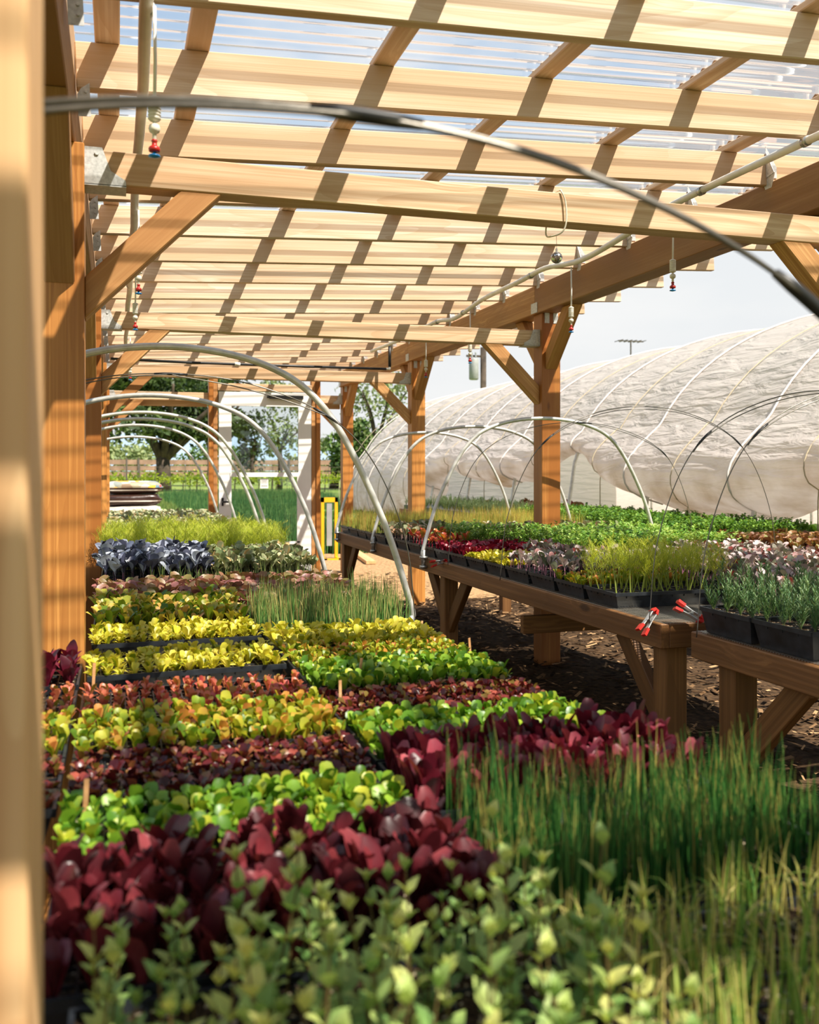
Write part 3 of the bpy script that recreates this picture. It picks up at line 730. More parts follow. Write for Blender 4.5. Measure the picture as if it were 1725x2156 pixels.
# crop: generator, material, cells along X, cells along Y, object name, category, what it is called
ST = lambda *cs: [(0.0, cs[0]), (0.105, cs[0])] + [(0.125 + .875 * i / (len(cs) - 2), x) for i, x in enumerate(cs[1:])]
CROPS = {
 'romaine': (lambda r: g_lettuce(r, .080, (8, 11), .36, (.08, .5), SPAT, 5, cup=.35), leafmat('tall_red_lettuce_leaf', ST(c(170, 40, 80), c(58, 18, 22), c(82, 26, 32), c(110, 34, 44), c(150, 66, 68)), .22, .36), 13, 7, 'red_romaine', 'lettuce', 'tall dark red lettuce plant'),
 'romaine_low': (lambda r: g_lettuce(r, .077, (7, 10), .36, (.1, .5), SPAT, 5, cup=.35), leafmat('purple_red_lettuce_leaf', ST(c(170, 40, 80), c(66, 18, 28), c(104, 26, 42), c(138, 42, 60), c(180, 90, 96)), .26, .36), 13, 7, 'purple_romaine', 'lettuce', 'upright magenta red lettuce plant'),
 'green': (lambda r: g_lettuce(r, .044, (8, 11), .46, (.15, .8)), leafmat('green_lettuce_leaf', ST(c(170, 190, 90), c(72, 118, 24), c(104, 150, 36), c(150, 186, 56), c(206, 200, 60)), .34, .38), 17, 9, 'green_lettuce', 'lettuce', 'bright green lettuce seedling'),
 'babyred': (lambda r: g_lettuce(r, .031, (8, 11), .52, (.25, 1.0)), leafmat('baby_red_lettuce_leaf', ST(c(150, 60, 60), c(54, 16, 22), c(84, 24, 28), c(120, 42, 38), c(170, 84, 66), c(120, 100, 40)), .28, .32), 18, 9, 'baby_red_lettuce', 'lettuce', 'low maroon red lettuce seedling'),
 'limebronze': (lambda r: g_lettuce(r, .044, (8, 11), .42, (.12, .75)), leafmat('lime_lettuce_leaf', ST(c(170, 170, 80), c(92, 128, 28), c(140, 160, 36), c(186, 184, 52), c(208, 150, 60), c(204, 120, 70)), .34, .4), 16, 8, 'lime_lettuce', 'lettuce', 'lime and amber lettuce seedling'),
 'redorange': (lambda r: g_lettuce(r, .033, (7, 10), .38, (.15, .85)), leafmat('coral_lettuce_leaf', ST(c(180, 120, 80), c(140, 130, 44), c(196, 110, 66), c(214, 118, 90), c(206, 80, 84)), .32, .4), 16, 8, 'coral_lettuce', 'lettuce', 'tiny coral orange lettuce seedling'),
 'yellow': (lambda r: g_lettuce(r, .042, (8, 11), .38, (.25, 1.2)), leafmat('yellow_lettuce_leaf', ST(c(190, 190, 80), c(120, 138, 24), c(176, 176, 36), c(214, 204, 56), c(226, 210, 90)), .34, .4), 15, 8, 'yellow_lettuce', 'lettuce', 'yellow green lettuce seedling'),
 'bigmixed': (lambda r: g_lettuce(r, .070, (7, 10), .36, (.12, .7)), leafmat('mixed_lettuce_leaf', ST(c(180, 170, 90), c(70, 110, 24), c(130, 152, 40), c(200, 182, 70), c(216, 158, 84)), .34, .4), 13, 6, 'leaf_lettuce', 'lettuce', 'large leafed green and peach lettuce plant'),
 'pink': (lambda r: g_lettuce(r, .068, (5, 8), .62, (.3, 1.0), ROUN, 5), leafmat('pink_lettuce_leaf', ST(c(190, 150, 110), c(124, 126, 60), c(150, 110, 80), c(150, 92, 90), c(188, 130, 122)), .3, .42), 13, 6, 'dusky_mustard', 'mustard', 'dusky pink broad leafed mustard seedling'),
 'purplebasil': (lambda r: g_lettuce(r, .075, (8, 10), .42, (.2, .9), LANC), leafmat('amaranth_leaf', ST(c(150, 40, 60), c(66, 12, 26), c(104, 20, 40), c(150, 50, 70)), .3, .35), 10, 5, 'red_amaranth', 'amaranth', 'deep crimson amaranth seedling'),
 'chive': (lambda r: g_chive(r, .140, (15, 21), .0025, .018, .03, seg=5), leafmat('chive_blade', ST(c(150, 160, 90), c(42, 98, 44), c(66, 126, 54), c(112, 152, 70), c(206, 186, 100)), .28, .4), 13, 7, 'chive_clump', 'chives', 'tall dense green chive clump'),
 'yellowchive': (lambda r: g_chive(r, .105, (11, 15), .0028, .02, .36, seg=6, dry=.35), leafmat('yellowing_chive_blade', ST(c(170, 150, 100), c(112, 168, 70), c(170, 204, 92), c(222, 220, 120), c(246, 226, 160)), .42, .45), 10, 6, 'yellowing_chive_clump', 'chives', 'drooping yellow tipped chive clump'),
 'midchive': (lambda r: g_chive(r, .135, (9, 13), .0028, .015, .08, seg=4, dry=.2), leafmat('young_chive_blade', ST(c(150, 90, 90), c(84, 140, 66), c(122, 168, 86), c(172, 188, 106), c(222, 198, 130)), .32, .4), 13, 6, 'young_chive_clump', 'chives', 'fine upright chive clump'),
 'thinchive': (lambda r: g_chive(r, .09, (3, 5), .0024, .01, .1, seg=3, dry=.2), leafmat('onion_blade', ST(c(150, 110, 90), c(90, 130, 60), c(130, 156, 80), c(176, 180, 100)), .25, .4), 12, 6, 'onion_seedling', 'onion', 'thin pale onion seedling'),
 'oregano': (lambda r: g_oregano(r, .132, (3, 5)), leafmat('oregano_leaf', ST(c(120, 100, 60), c(92, 140, 72), c(134, 172, 92), c(180, 200, 112), c(222, 222, 132)), .38, .5), 7, 4, 'oregano_plant', 'oregano', 'bushy oregano plant with paired leaves'),
 'cabbage': (lambda r: g_cabbage(r, .155, (7, 9)), leafmat('blue_cabbage_leaf', ST(c(70, 36, 56), c(48, 46, 64), c(82, 86, 106), c(124, 130, 148), c(184, 190, 198)), .1, .34, .6), 12, 6, 'purple_cabbage', 'cabbage', 'slate purple cabbage seedling'),
 'greybrass': (lambda r: g_cabbage(r, .115, (6, 9), 5), leafmat('grey_cabbage_leaf', ST(c(150, 140, 100), c(98, 116, 70), c(138, 148, 100), c(182, 182, 142), c(196, 164, 110)), .2, .42), 13, 7, 'grey_cabbage', 'cabbage', 'grey green cabbage seedling'),
 'palebrass': (lambda r: g_cabbage(r, .11, (4, 6), 4), leafmat('pale_cabbage_leaf', ST(c(170, 160, 120), c(108, 132, 84), c(150, 164, 116), c(190, 192, 154), c(206, 170, 120)), .2, .45), 11, 5, 'pale_broccoli', 'broccoli', 'pale sage green broccoli seedling'),
 'fennel': (lambda r: g_fennel(r, .19, (1, 2), 15), leafmat('fennel_frond', ST(c(176, 190, 90), c(160, 182, 44), c(200, 212, 66), c(234, 232, 110)), .5, .5), 10, 5, 'fennel_seedling', 'fennel', 'feathery lime fennel seedling'),
 'fennelfar': (lambda r: g_fennel(r, .19, (2, 3), 9), leafmat('far_fennel_frond', ST(c(176, 190, 90), c(160, 184, 44), c(200, 214, 66), c(234, 234, 110)), .5, .5), 9, 5, 'bushy_fennel', 'fennel', 'bushy lime fennel seedling'),
 'kale': (lambda r: g_cabbage(r, .10, (6, 8), 5, round_=.65), leafmat('kale_leaf', ST(c(190, 130, 150), c(92, 104, 78), c(136, 132, 118), c(186, 164, 164), c(220, 200, 198), c(140, 64, 56)), .18, .42), 11, 6, 'red_kale', 'kale', 'pinkish grey kale seedling'),
 'greykale': (lambda r: g_cabbage(r, .11, (5, 7), 4, round_=.8), leafmat('grey_kale_leaf', ST(c(170, 140, 130), c(80, 100, 60), c(120, 132, 90), c(176, 172, 140), c(186, 130, 100)), .2, .42), 10, 5, 'grey_kale', 'kale', 'grey green kale seedling'),
 'chard': (lambda r: g_cabbage(r, .10, (6, 8), 5, round_=.7), leafmat('chard_leaf', ST(c(200, 40, 70), c(140, 60, 40), c(190, 70, 60), c(220, 160, 70), c(110, 130, 50)), .3, .38), 8, 4, 'rainbow_chard', 'chard', 'red and yellow chard seedling'),
 'beet': (lambda r: g_lettuce(r, .06, (6, 9), .5, (.25, .9)), leafmat('beet_leaf', ST(c(180, 30, 60), c(86, 14, 30), c(130, 22, 46), c(170, 40, 66)), .3, .36), 11, 5, 'crimson_lettuce', 'lettuce', 'glossy crimson lettuce seedling'),
 'parsley': (lambda r: g_parsley(r, .135), leafmat('parsley_leaf', ST(c(130, 160, 60), c(84, 136, 46), c(130, 174, 72), c(186, 208, 116)), .38, .42), 9, 5, 'parsley_plant', 'parsley', 'bushy bright green parsley plant'),
 'onion': (lambda r: g_chive(r, .17, (5, 8), .0026, .016, .1, seg=3, dry=.3), leafmat('meadow_onion_blade', ST(c(190, 180, 90), c(150, 184, 76), c(194, 208, 96), c(230, 218, 116), c(236, 208, 120)), .45, .45), 12, 6, 'spring_onion', 'onion', 'yellow green spring onion clump'),
 'rosemary': (lambda r: g_rosemary(r, .15), leafmat('rosemary_needle', ST(c(120, 130, 80), c(70, 112, 66), c(106, 148, 92), c(160, 186, 130)), .25, .5), 7, 4, 'rosemary_plant', 'rosemary', 'upright rosemary plant'),
}
TW, TD = 0.53, 0.28
def tray_mesh(depth, nx, ny):
    m = MB(); a, b, e = TW / 2, TD / 2, 0.012; t = 0.004
    for s in (-1, 1):                            # tapered walls with a rolled rim
        m.add([(s * (a - .02), -b + .02, 0), (s * (a - .02), b - .02, 0), (s * (a - t), b - t, depth), (s * (a - t), -b + t, depth)], [(0, 1, 2, 3) if s > 0 else (3, 2, 1, 0)])
        m.add([(-a + .02, s * (b - .02), 0), (a - .02, s * (b - .02), 0), (a - t, s * (b - t), depth), (-a + t, s * (b - t), depth)], [(3, 2, 1, 0) if s > 0 else (0, 1, 2, 3)])
        m.box((-a, s * b - e / 2 if s > 0 else -b, depth - .011), (a, b if s > 0 else -b + e / 2, depth + .003)); m.box((s * a - e / 2 if s > 0 else -a, -b, depth - .011), (a if s > 0 else -a + e / 2, b, depth + .003))
    m.add([(-a + .02, -b + .02, 0), (a - .02, -b + .02, 0), (a - .02, b - .02, 0), (-a + .02, b - .02, 0)], [(0, 3, 2, 1)])
    for i in range(1, nx): x = -a + TW * i / nx; m.box((x - .0015, -b + .005, depth - .02), (x + .0015, b - .005, depth - .004))
    for j in range(1, ny): y = -b + TD * j / ny; m.box((-a + .005, y - .0015, depth - .02), (a - .005, y + .0015, depth - .0045))
    return m
TRAYS = {}
TROOT = {}
def make_tray(x, y, z, depth, nx, ny, rot, label, group):
    key = (depth, nx, ny)
    if key not in TROOT:
        t = tray_mesh(depth, nx, ny).build('seedling_tray', M['trayblack'])
        rng = random.Random(4); m = MB(); q = 26
        vs = [(-TW / 2 + .006 + (TW - .012) * i / q, -TD / 2 + .006 + (TD - .012) * j / 14, depth - .008 + rng.uniform(-.002, .002)) for j in range(15) for i in range(q + 1)]
        m.add(vs, [(j * (q + 1) + i, j * (q + 1) + i + 1, (j + 1) * (q + 1) + i + 1, (j + 1) * (q + 1) + i) for j in range(14) for i in range(q)])
        m.build('soil', M['soil'], t); TROOT[key] = t; o = t
    else: o = copy_tree(TROOT[key])
    o.location = (x, y, z); o.rotation_euler = (0, 0, rot)
    return tag(o, label, 'tray', group)

def inview(x, y, z):
    d = x * math.sin(YAW) + y * math.cos(YAW)
    if d < .3: return False
    px = 862.5 + FPX * (x * math.cos(YAW) - y * math.sin(YAW)) / d; py = HY - FPX * (z - ZC) / d
    return -30 < px < 1760 and py < 2300
PL_ALL = {}
rnd = random.Random(11)
def patch(crop, x0, ys, zb, where, depth=.06, miss=.03, scale=1.0, xr=(0, 1), yr=(0, 1), rot=0.0, indiv=True, tray=True, sdesc=None):
    """trays of one crop with their left edge at x0 and near edges at ys"""
    gen, mat, nx, ny, oname, cat, desc = CROPS[crop]
    pts = PL_ALL.setdefault(crop, [])
    for y0 in ys:
        cx, cyy = x0 + TW / 2, y0 + TD / 2
        if tray:
            make_tray(cx, cyy, zb, depth, nx, ny, rot, 'black tray under the ' + where, 'trays under the ' + where)
        for i in range(nx):
            for j in range(ny):
                u, v = (i + .5) / nx, (j + .5) / ny
                if rnd.random() < miss or not (xr[0] <= u <= xr[1] and yr[0] <= v <= yr[1]): continue
                dx, dy = (u - .5) * TW + rnd.uniform(-.006, .006), (v - .5) * TD + rnd.uniform(-.006, .006)
                cr_, sr_ = math.cos(rot), math.sin(rot)
                pts.append((cx + dx * cr_ - dy * sr_, cyy + dx * sr_ + dy * cr_, zb + depth - .010, scale * rnd.uniform(.8, 1.18), rnd.uniform(0, 6.28), where, indiv))
xB, xC, xA = -0.082, 0.462, -0.80
Lz = ZL + .003
# left bench, from the near end to the far end
patch('oregano', xB + .035, (0.46,), Lz, 'oregano plants at the near end of the left bench', miss=.08, xr=(.2, 1))
patch('oregano', xB + .035, (0.745,), Lz, 'oregano plants at the near end of the left bench', miss=.08)
patch('yellowchive', xC, (0.745,), Lz, 'drooping yellow tipped chives by the near corner')
patch('romaine', xB, (1.045,), Lz, 'tall dark red lettuce just behind the oregano')
patch('chive', xC, (1.06,), Lz, 'tall dense chives beside the dark red lettuce')
patch('green', xB, (1.335,), Lz, 'green lettuce just behind the tall dark red lettuce')
patch('romaine_low', xC, (1.44,), Lz, 'magenta red lettuce just behind the tall chives')
patch('babyred', xB, (1.625,), Lz, 'maroon lettuce in front of the lime and amber lettuce')
patch('green', xC, (1.73,), Lz, 'green lettuce behind the magenta red lettuce')
patch('limebronze', xB, (1.915,), Lz, 'lime and amber lettuce behind the maroon lettuce')
patch('babyred', xC, (2.02,), Lz, 'maroon lettuce by the aisle between two green blocks', scale=.95)
patch('redorange', xB, (2.21,), Lz, 'tiny coral lettuce in front of the bare tray rim', miss=.06)
patch('green', xC, (2.31,), Lz, 'green lettuce behind the aisle side maroon lettuce')
patch('yellow', xB, (2.66,), Lz, 'yellow lettuce beside the foot of the nearest post', rot=.035, miss=.1)
patch('purplebasil', -.625, (2.56,), Lz, 'crimson amaranth left of the nearest post')
patch('redorange', -.625, (2.22,), Lz, 'coral lettuce by the crimson amaranth', indiv=False)
patch('limebronze', -.625, (1.925,), Lz, 'lime lettuce by the near stud', indiv=False)
patch('babyred', -.625, (1.635,), Lz, 'maroon lettuce by the near stud', indiv=False)
patch('limebronze', xC, (2.60,), Lz, 'lime and amber lettuce right of the yellow lettuce tray', scale=.8)
patch('yellow', xC, (2.89,), Lz, 'yellow lettuce in front of the fine upright chives', scale=1.15)
patch('yellow', xB, (3.14,), Lz, 'yellow lettuce behind the nearest post', rot=.03)
patch('bigmixed', xB, (3.43, 3.72), Lz, 'large leafed lettuce behind the nearest post')
patch('midchive', xC, (3.19, 3.47), Lz, 'fine upright chives at the first steel hoop')
patch('pink', xB, (4.01, 4.29), Lz, 'dusky mustard in front of the purple cabbage')
patch('pink', xC, (3.76, 4.04, 4.33), Lz, 'dusky mustard behind the fine upright chives')
patch('thinchive', xB, (4.58,), Lz, 'thin onions in front of the purple cabbage', xr=(.45, 1), indiv=True)
patch('thinchive', xC, (4.62,), Lz, 'thin onions in front of the grey green cabbage')
patch('cabbage', xB, (4.87, 5.15, 5.43), Lz, 'purple cabbage on the left bench')
patch('greybrass', xC, (4.91, 5.19, 5.47), Lz, 'grey green cabbage on the left bench')
patch('fennelfar', xB, (5.75, 6.05, 6.35, 6.65, 6.95), Lz, 'bushy fennel on the left bench')
patch('fennelfar', xC, (5.80, 6.10, 6.40, 6.70, 7.00), Lz, 'bushy fennel on the left bench')
for xx in (xB, xC): patch('palebrass', xx, [7.30 + .285 * i for i in range(14)], Lz, 'pale broccoli near the white door')
# right bench, from its near corner
xD, xE, xF = 1.905, 2.45, 3.0
Rz = ZR_ + .003
patch('fennel', xD, (3.42,), Rz, 'fennel at the near corner of the right bench')
patch('limebronze', xD, (3.71,), Rz, 'lime and amber lettuce between the fennel and the kale', miss=.1)
patch('kale', xD, (4.0, 4.29), Rz, 'kale along the aisle of the right bench')
patch('yellow', xD, (4.58, 4.87), Rz, 'yellow lettuce along the aisle of the right bench', scale=1.1, xr=(0, .62))
patch('kale', xD, (4.58, 4.87), Rz, 'kale', tray=False, xr=(.62, 1))
patch('beet', xD, (5.16, 5.45), Rz, 'crimson lettuce on the right bench')
patch('chard', xD, (5.74, 6.03), Rz, 'chard at the steel hoop on the right bench', xr=(0, .45))
patch('parsley', xD, (5.74, 6.03), Rz, 'parsley', tray=False, xr=(.45, 1))
patch('greykale', xD, (6.32, 6.61, 6.9), Rz, 'grey kale in front of the spring onions')
patch('onion', xD, (7.2, 7.49, 7.78, 8.1), Rz, 'spring onions at the far end of the right bench')
patch('kale', xE, (3.125, 3.42, 3.71, 4.0, 4.29), Rz, 'kale in the middle of the right bench')
patch('beet', xE, (4.58,), Rz, 'crimson lettuce behind the kale')
patch('parsley', xE, (4.87, 5.16, 5.45, 5.74), Rz, 'parsley in the middle of the right bench')
patch('greykale', xE, (6.2, 6.49), Rz, 'grey kale in front of the spring onions')
patch('onion', xE, (6.78, 7.07, 7.36, 7.65, 7.94), Rz, 'spring onions at the far end of the right bench')
patch('kale', xF, (3.14, 3.42, 3.71, 4.0, 4.29, 4.58), Rz, 'kale in the middle of the right bench')
patch('parsley', xF, (4.87, 5.16, 5.45, 5.74), Rz, 'parsley in the middle of the right bench')
patch('greykale', xF, (6.2, 6.49), Rz, 'grey kale in front of the spring onions')
patch('onion', xF, (6.78, 7.07, 7.36, 7.65, 7.94), Rz, 'spring onions at the far end of the right bench')
patch('rosemary', xD + .01, (2.585, 2.30), Rz, 'rosemary at the nearer right bench, added to shade the ground', depth=.085)
patch('rosemary', xF + .01, (1.0, 1.3, 1.6, 1.9, 2.2, 2.5), Rz, 'rosemary at the nearer right bench, added to shade the ground', depth=.085, indiv=False)  # trays added out of view to keep sun off the ground beyond
patch('rosemary', xE + .01, (1.1, 1.4, 1.7, 2.0, 2.28, 2.57), Rz, 'rosemary at the nearer right bench, added to shade the ground', depth=.085)  # unseen middle trays, also added to stop sun falling through the mesh top

LOWSTUFF = {}
CAP = 270
for crop, pts in PL_ALL.items():
    gen, mat, nx, ny, oname, cat, desc = CROPS[crop]
    r = random.Random(hash(len(crop)) + len(pts))
    var = [gen(r).arrays() for _ in range(7)]
    pts.sort(key=lambda p: (not (p[6] and inview(p[0], p[1], p[2] + .04)), p[0] ** 2 + p[1] ** 2))
    near = [p for p in pts if p[6] and inview(p[0], p[1], p[2] + .04)][:CAP]
    far = pts[len(near):]
    meshes = [mesh_of(oname, V, F, T, mat) for V, F, T in var]
    for i, (x, y, z, s, a, where, _) in enumerate(near):
        o = bpy.data.objects.new(oname, meshes[(i * 5 + i // 7) % 7]); COL.objects.link(o)
        o.location = (x, y, z); o.scale = (s, s, s * r.uniform(.9, 1.1)); o.rotation_euler = (r.uniform(-.06, .06), r.uniform(-.06, .06), a)
        if where == 'kale': where = 'kale along the aisle of the right bench'
        if where == 'parsley': where = 'parsley in the middle of the right bench'
        i0 = where.find(' ')
        place = where
        for w_ in (' at ', ' in ', ' just ', ' behind ', ' beside ', ' by ', ' along ', ' left ', ' right ', ' between ', ' on ', ' near ', ' outside '):
            k = where.find(w_)
            if k > 0: place = where[k + 1:]; break
        tag(o, (desc + ' ' + place), cat, where)
    if far:
        o = joined(oname + ('_bed' if near else ''), var, [p[:5] for p in far], mat, len(pts))
        tag(o, desc + 's farther back, massed beyond counting', cat, None, 'stuff')

# greens on the far bench and under the tunnel, beyond counting
def scatter(name, crop_gen, mat, area, n, z, sc, label, cat, seed):
    r = random.Random(seed); var = [crop_gen(r).arrays() for _ in range(6)]; (x0, x1, y0, y1) = area
    pl = [(r.uniform(x0, x1), r.uniform(y0, y1), z, sc * r.uniform(.7, 1.25), r.uniform(0, 6.28)) for _ in range(n)]
    return tag(joined(name, var, pl, mat, seed), label, cat, None, 'stuff')
GL = leafmat('far_green_leaf', ST(c(120, 150, 60), c(62, 106, 30), c(98, 142, 46), c(150, 184, 80)), .34, .45)
DG = leafmat('far_dark_leaf', ST(c(100, 110, 60), c(60, 90, 48), c(92, 120, 70), c(140, 150, 100)), .25, .5)
RB = leafmat('far_russet_leaf', ST(c(140, 100, 60), c(120, 76, 48), c(160, 112, 70), c(130, 136, 70)), .25, .5)
MB().box((4.30, 4.65, .742), (5.30, 14.4, .80)).build('tray_bank', M['trayblack'])
tb = bpy.data.objects['tray_bank']; tag(tb, 'row of black trays packed along the far bench', 'tray row')
scatter('leafy_greens', lambda r: g_parsley(r, .13, (8, 12)), GL, (4.32, 5.28, 6.3, 10.2), 620, .79, 1.0, 'bright leafy greens massed on the far bench', 'greens', 21)
scatter('dark_greens', lambda r: g_rosemary(r, .15, (3, 5)), DG, (4.32, 5.28, 10.2, 14.4), 420, .79, 1.0, 'darker spiky greens at the back of the far bench', 'greens', 22)
scatter('russet_greens', lambda r: g_lettuce(r, .085, (8, 11), .42), RB, (4.32, 5.28, 4.7, 6.3), 380, .79, 1.0, 'russet leafy plants at the near end of the far bench', 'greens', 23)
scatter('tunnel_crop', lambda r: g_bigleaf(r, .34), GL, (5.9, 11.5, 6.0, 21.5), 1300, 0.0, 1.0, 'leafy crop growing on the ground under the white tunnel', 'crop', 24)
scatter('tunnel_back_crop', lambda r: g_lettuce(r, .3, (7, 9), .5), leafmat('wine_leaf', ST(c(130, 60, 60), c(80, 36, 36), c(120, 60, 50), c(110, 120, 60)), .25, .5), (5.7, 7.2, 13.5, 16.0), 160, 0.45, 1.0, 'band of wine coloured leaves behind the far bench', 'crop', 25)

# loose straw and wood chips on the floor
def chips():
    r = np.random.default_rng(8); n = 9000
    X = np.concatenate([r.uniform(1.0, 4.2, n - 2000), r.uniform(-.6, 3.6, 2000)]); Y = np.concatenate([r.uniform(1.2, 9.5, n - 2000), r.uniform(8.0, 12.0, 2000)])
    A = r.uniform(0, PI, n); Ln = r.uniform(.012, .06, n); Wd = r.uniform(.002, .012, n); Z = r.uniform(.012, .035, n); T = r.uniform(-.4, .4, n)
    dx, dy = np.cos(A) * Ln, np.sin(A) * Ln; ex, ey = -np.sin(A) * Wd, np.cos(A) * Wd; dz = np.sin(T) * Ln
    V = np.stack([np.stack([X - dx - ex, Y - dy - ey, Z - dz * .3], -1), np.stack([X + dx - ex, Y + dy - ey, Z + dz * .5], -1), np.stack([X + dx + ex, Y + dy + ey, Z + dz * .5 + .004], -1), np.stack([X - dx + ex, Y - dy + ey, Z - dz * .3 + .004], -1)], 1).reshape(-1, 3)
    me = mesh_of('straw_mulch', V, [(4 * i, 4 * i + 1, 4 * i + 2, 4 * i + 3) for i in range(n)], np.repeat(r.random(n), 4).astype(np.float32), M['chip'])
    o = bpy.data.objects.new('straw_mulch', me); COL.objects.link(o); tag(o, 'dry straw and wood chips strewn on the aisle floor', 'mulch', None, 'stuff')
chips()

# ---------------------------------------------------------------- hoops over the benches
HP = [(-.87, -.56), (-.87, -.50), (-.754, -.16), (-.558, .205), (-.335, .37), (0, .425), (.335, .37), (.558, .205), (.754, -.16), (.87, -.50), (.87, -.56)]
def conduit_hoop(xc, y, sc, wid, label, group, lean=0.0, foot=0.0):
    pts = spline([(px * wid, 0 + lean * (pz + .5), (pz if pz < 0 else pz * sc)) for px, pz in HP], 8)
    h = empty('conduit_hoop', (xc, y, ZC), label=label, cat='hoop', group=group)
    MB().tube([Vector(p) + Vector((xc, y, ZC)) for p in pts], .0125, 10).build('hoop_pipe', M['conduit'], h, True)
    for s in (-1, 1):
        m = MB().tube([(xc + s * .87 * wid, y, ZC - .66 + foot), (xc + s * .87 * wid, y, ZC - .54 + foot)], .0155, 10)
        for q in range(2): m.box((xc + s * (.87 * wid) - .02, y - .022, ZC - .655 + .06 * q + foot), (xc + s * (.87 * wid) + .02, y + .022, ZC - .64 + .06 * q + foot))
        m.build('socket', M['steel'], h, True)
lb = 'hoops over the left bench'
for (yy, sc, d) in ((3.40, 1.0, 'nearest and largest galvanized hoop arching over the left bench'), (4.97, .88, 'second galvanized hoop from the front over the left bench'),
                    (6.84, .93, 'third galvanized hoop over the left bench, paired with a close neighbour'), (7.22, .87, 'fourth galvanized hoop over the left bench, just behind its pair'),
                    (8.8, .93, 'fifth galvanized hoop over the left bench, nearer to the door'), (10.5, .82, 'farthest and lowest galvanized hoop over the left bench')):
    conduit_hoop(.17, yy, sc, 1.0, d, lb)
for (yy, d) in ((5.80, 'nearest galvanized hoop over the right bench'), (7.05, 'middle galvanized hoop over the right bench'), (8.30, 'farthest galvanized hoop over the right bench beside the yellow stand')):
    conduit_hoop(2.70, yy, .80, .965, d, 'hoops over the right bench', foot=.03)
WP = [(-.86, -.56), (-.82, -.25), (-.70, .03), (-.53, .20), (-.27, .305), (0, .335), (.27, .305), (.53, .20), (.70, .03), (.82, -.25), (.86, -.56)]
def wire_hoop(xc, y, wid, sc, label, group, dy=.02, r=.0021, joints=(2.6, 7.4), bows=(0, .012, 0)):
    h = empty('wire_hoop', (xc, y, ZC), label=label, cat='hoop', group=group)
    P = spline([(px * wid, 0, pz * sc if pz > 0 else pz) for px, pz in WP], 10); n = len(P)
    i0, i1 = int(joints[0] * 10), int(joints[1] * 10)
    w = Vector((xc, y, ZC))
    def bow(k):                                  # the two rods part between the taped joints
        if k < i0: u, g = k / i0, bows[0]
        elif k < i1: u, g = (k - i0) / (i1 - i0), bows[1]
        else: u, g = (k - i1) / max(1, n - 1 - i1), bows[2]
        return g * math.sin(PI * u) ** .6
    MB().tube([p + w for p in P], r, 6).build('rod', M['wire'], h, True)
    ka, kb = (0 if bows[0] else i0 - 3), i1 + 4
    MB().tube([P[k] + w + Vector((0, -2 * r - bow(k) * .4, -r - bow(k))) for k in range(ka, kb)], r, 6).build('rod', M['wire'], h, True)
    for i in (i0, i1):
        MB().tube([P[k] + w + Vector((0, -r, -r * .5)) for k in range(i - 2, i + 3)], [r * 1.6, r * 2.3, r * 2.4, r * 2.3, r * 1.7], 8).build('tape_wrap', M['black'], h, True)
wire_hoop(.17, .875, 1.0, 1.0, 'blurred wire hoop nearest the viewer, crossing the roof in front of everything', 'wire hoops over the left bench', r=.0034, joints=(5.2, 7.1), bows=(.010, .003, 0))
wire_hoop(.17, 3.30, 1.0, .96, 'thin taped wire hoop leaning beside the nearest galvanized hoop', 'wire hoops over the left bench', joints=(5.0, 7.05), bows=(.012, .02, 0))
wire_hoop(2.68, 3.08, .965, .92, 'wire hoop clamped to the near corner of the right bench', 'wire hoops over the right bench', joints=(2.5, 5.3))
wire_hoop(2.68, 2.78, .965, .92, 'wire hoop rising from the rosemary tray', 'wire hoops over the right bench', joints=(2.6, 5.0))
wire_hoop(2.68, 4.50, .965, 1.0, 'wire hoop in front of the white tunnel, over the kale', 'wire hoops over the right bench', joints=(2.7, 7.3))
wire_hoop(2.68, 5.30, .965, .86, 'farthest wire hoop on the right bench, crossing the middle post', 'wire hoops over the right bench', joints=(5.2, 7.5))

# ---------------------------------------------------------------- spring clamps
def clamp(x, y, z, rz, tilt, label):
    t = empty('spring_clamp', (x, y, z), label=label, cat='clamp', group='red tipped spring clamps')
    for s in (-1, 1):
        m = MB(); pts = [(-.055, s * .012), (-.02, s * .009), (0, s * .007), (.03, s * .008), (.045, s * .004)]
        v = []
        for a, b in pts: v += [(a, b, -.011), (a, b, .011), (a, b + s * .003, .011), (a, b + s * .003, -.011)]
        m.add(v, [(i * 4 + k, (i + 1) * 4 + k, (i + 1) * 4 + (k + 1) % 4, i * 4 + (k + 1) % 4) for i in range(4) for k in range(4)])
        m.build('jaw', M['plate'], t).location = (0, 0, 0)
        for (a0, a1, b0, b1) in ((-.062, -.032, .0145, .0115), (.034, .052, .0085, .003)):
            q = MB(); v = []
            for a, b in ((a0, b0), (a1, b1)): v += [(a, s * (b - .004), -.0125), (a, s * (b - .004), .0125), (a, s * (b + .006), .0125), (a, s * (b + .006), -.0125)]
            q.add(v, [(0, 1, 2, 3), (7, 6, 5, 4)] + [(k, 4 + k, 4 + (k + 1) % 4, (k + 1) % 4) for k in range(4)])
            q.build('tip' if a0 > 0 else 'grip', M['clampred'], t).location = (0, 0, 0)
    pv = MB().tube([(0, 0, -.013), (0, 0, .013)], .006, 8).build('spring', M['steel'], t); pv.location = (0, 0, 0)
    t.rotation_euler = (PI / 2 * .75, tilt, rz)
clamp(1.862, 3.10, .800, .35, -.75, 'red tipped clamp hanging over the bench edge below the fennel')
clamp(1.985, 3.02, .830, -.3, .55, 'red tipped clamp on the bench corner beside the rosemary tray')
clamp(1.86, 5.48, .79, .3, -.1, 'small red tipped clamp far along the aisle edge by the steel hoop')

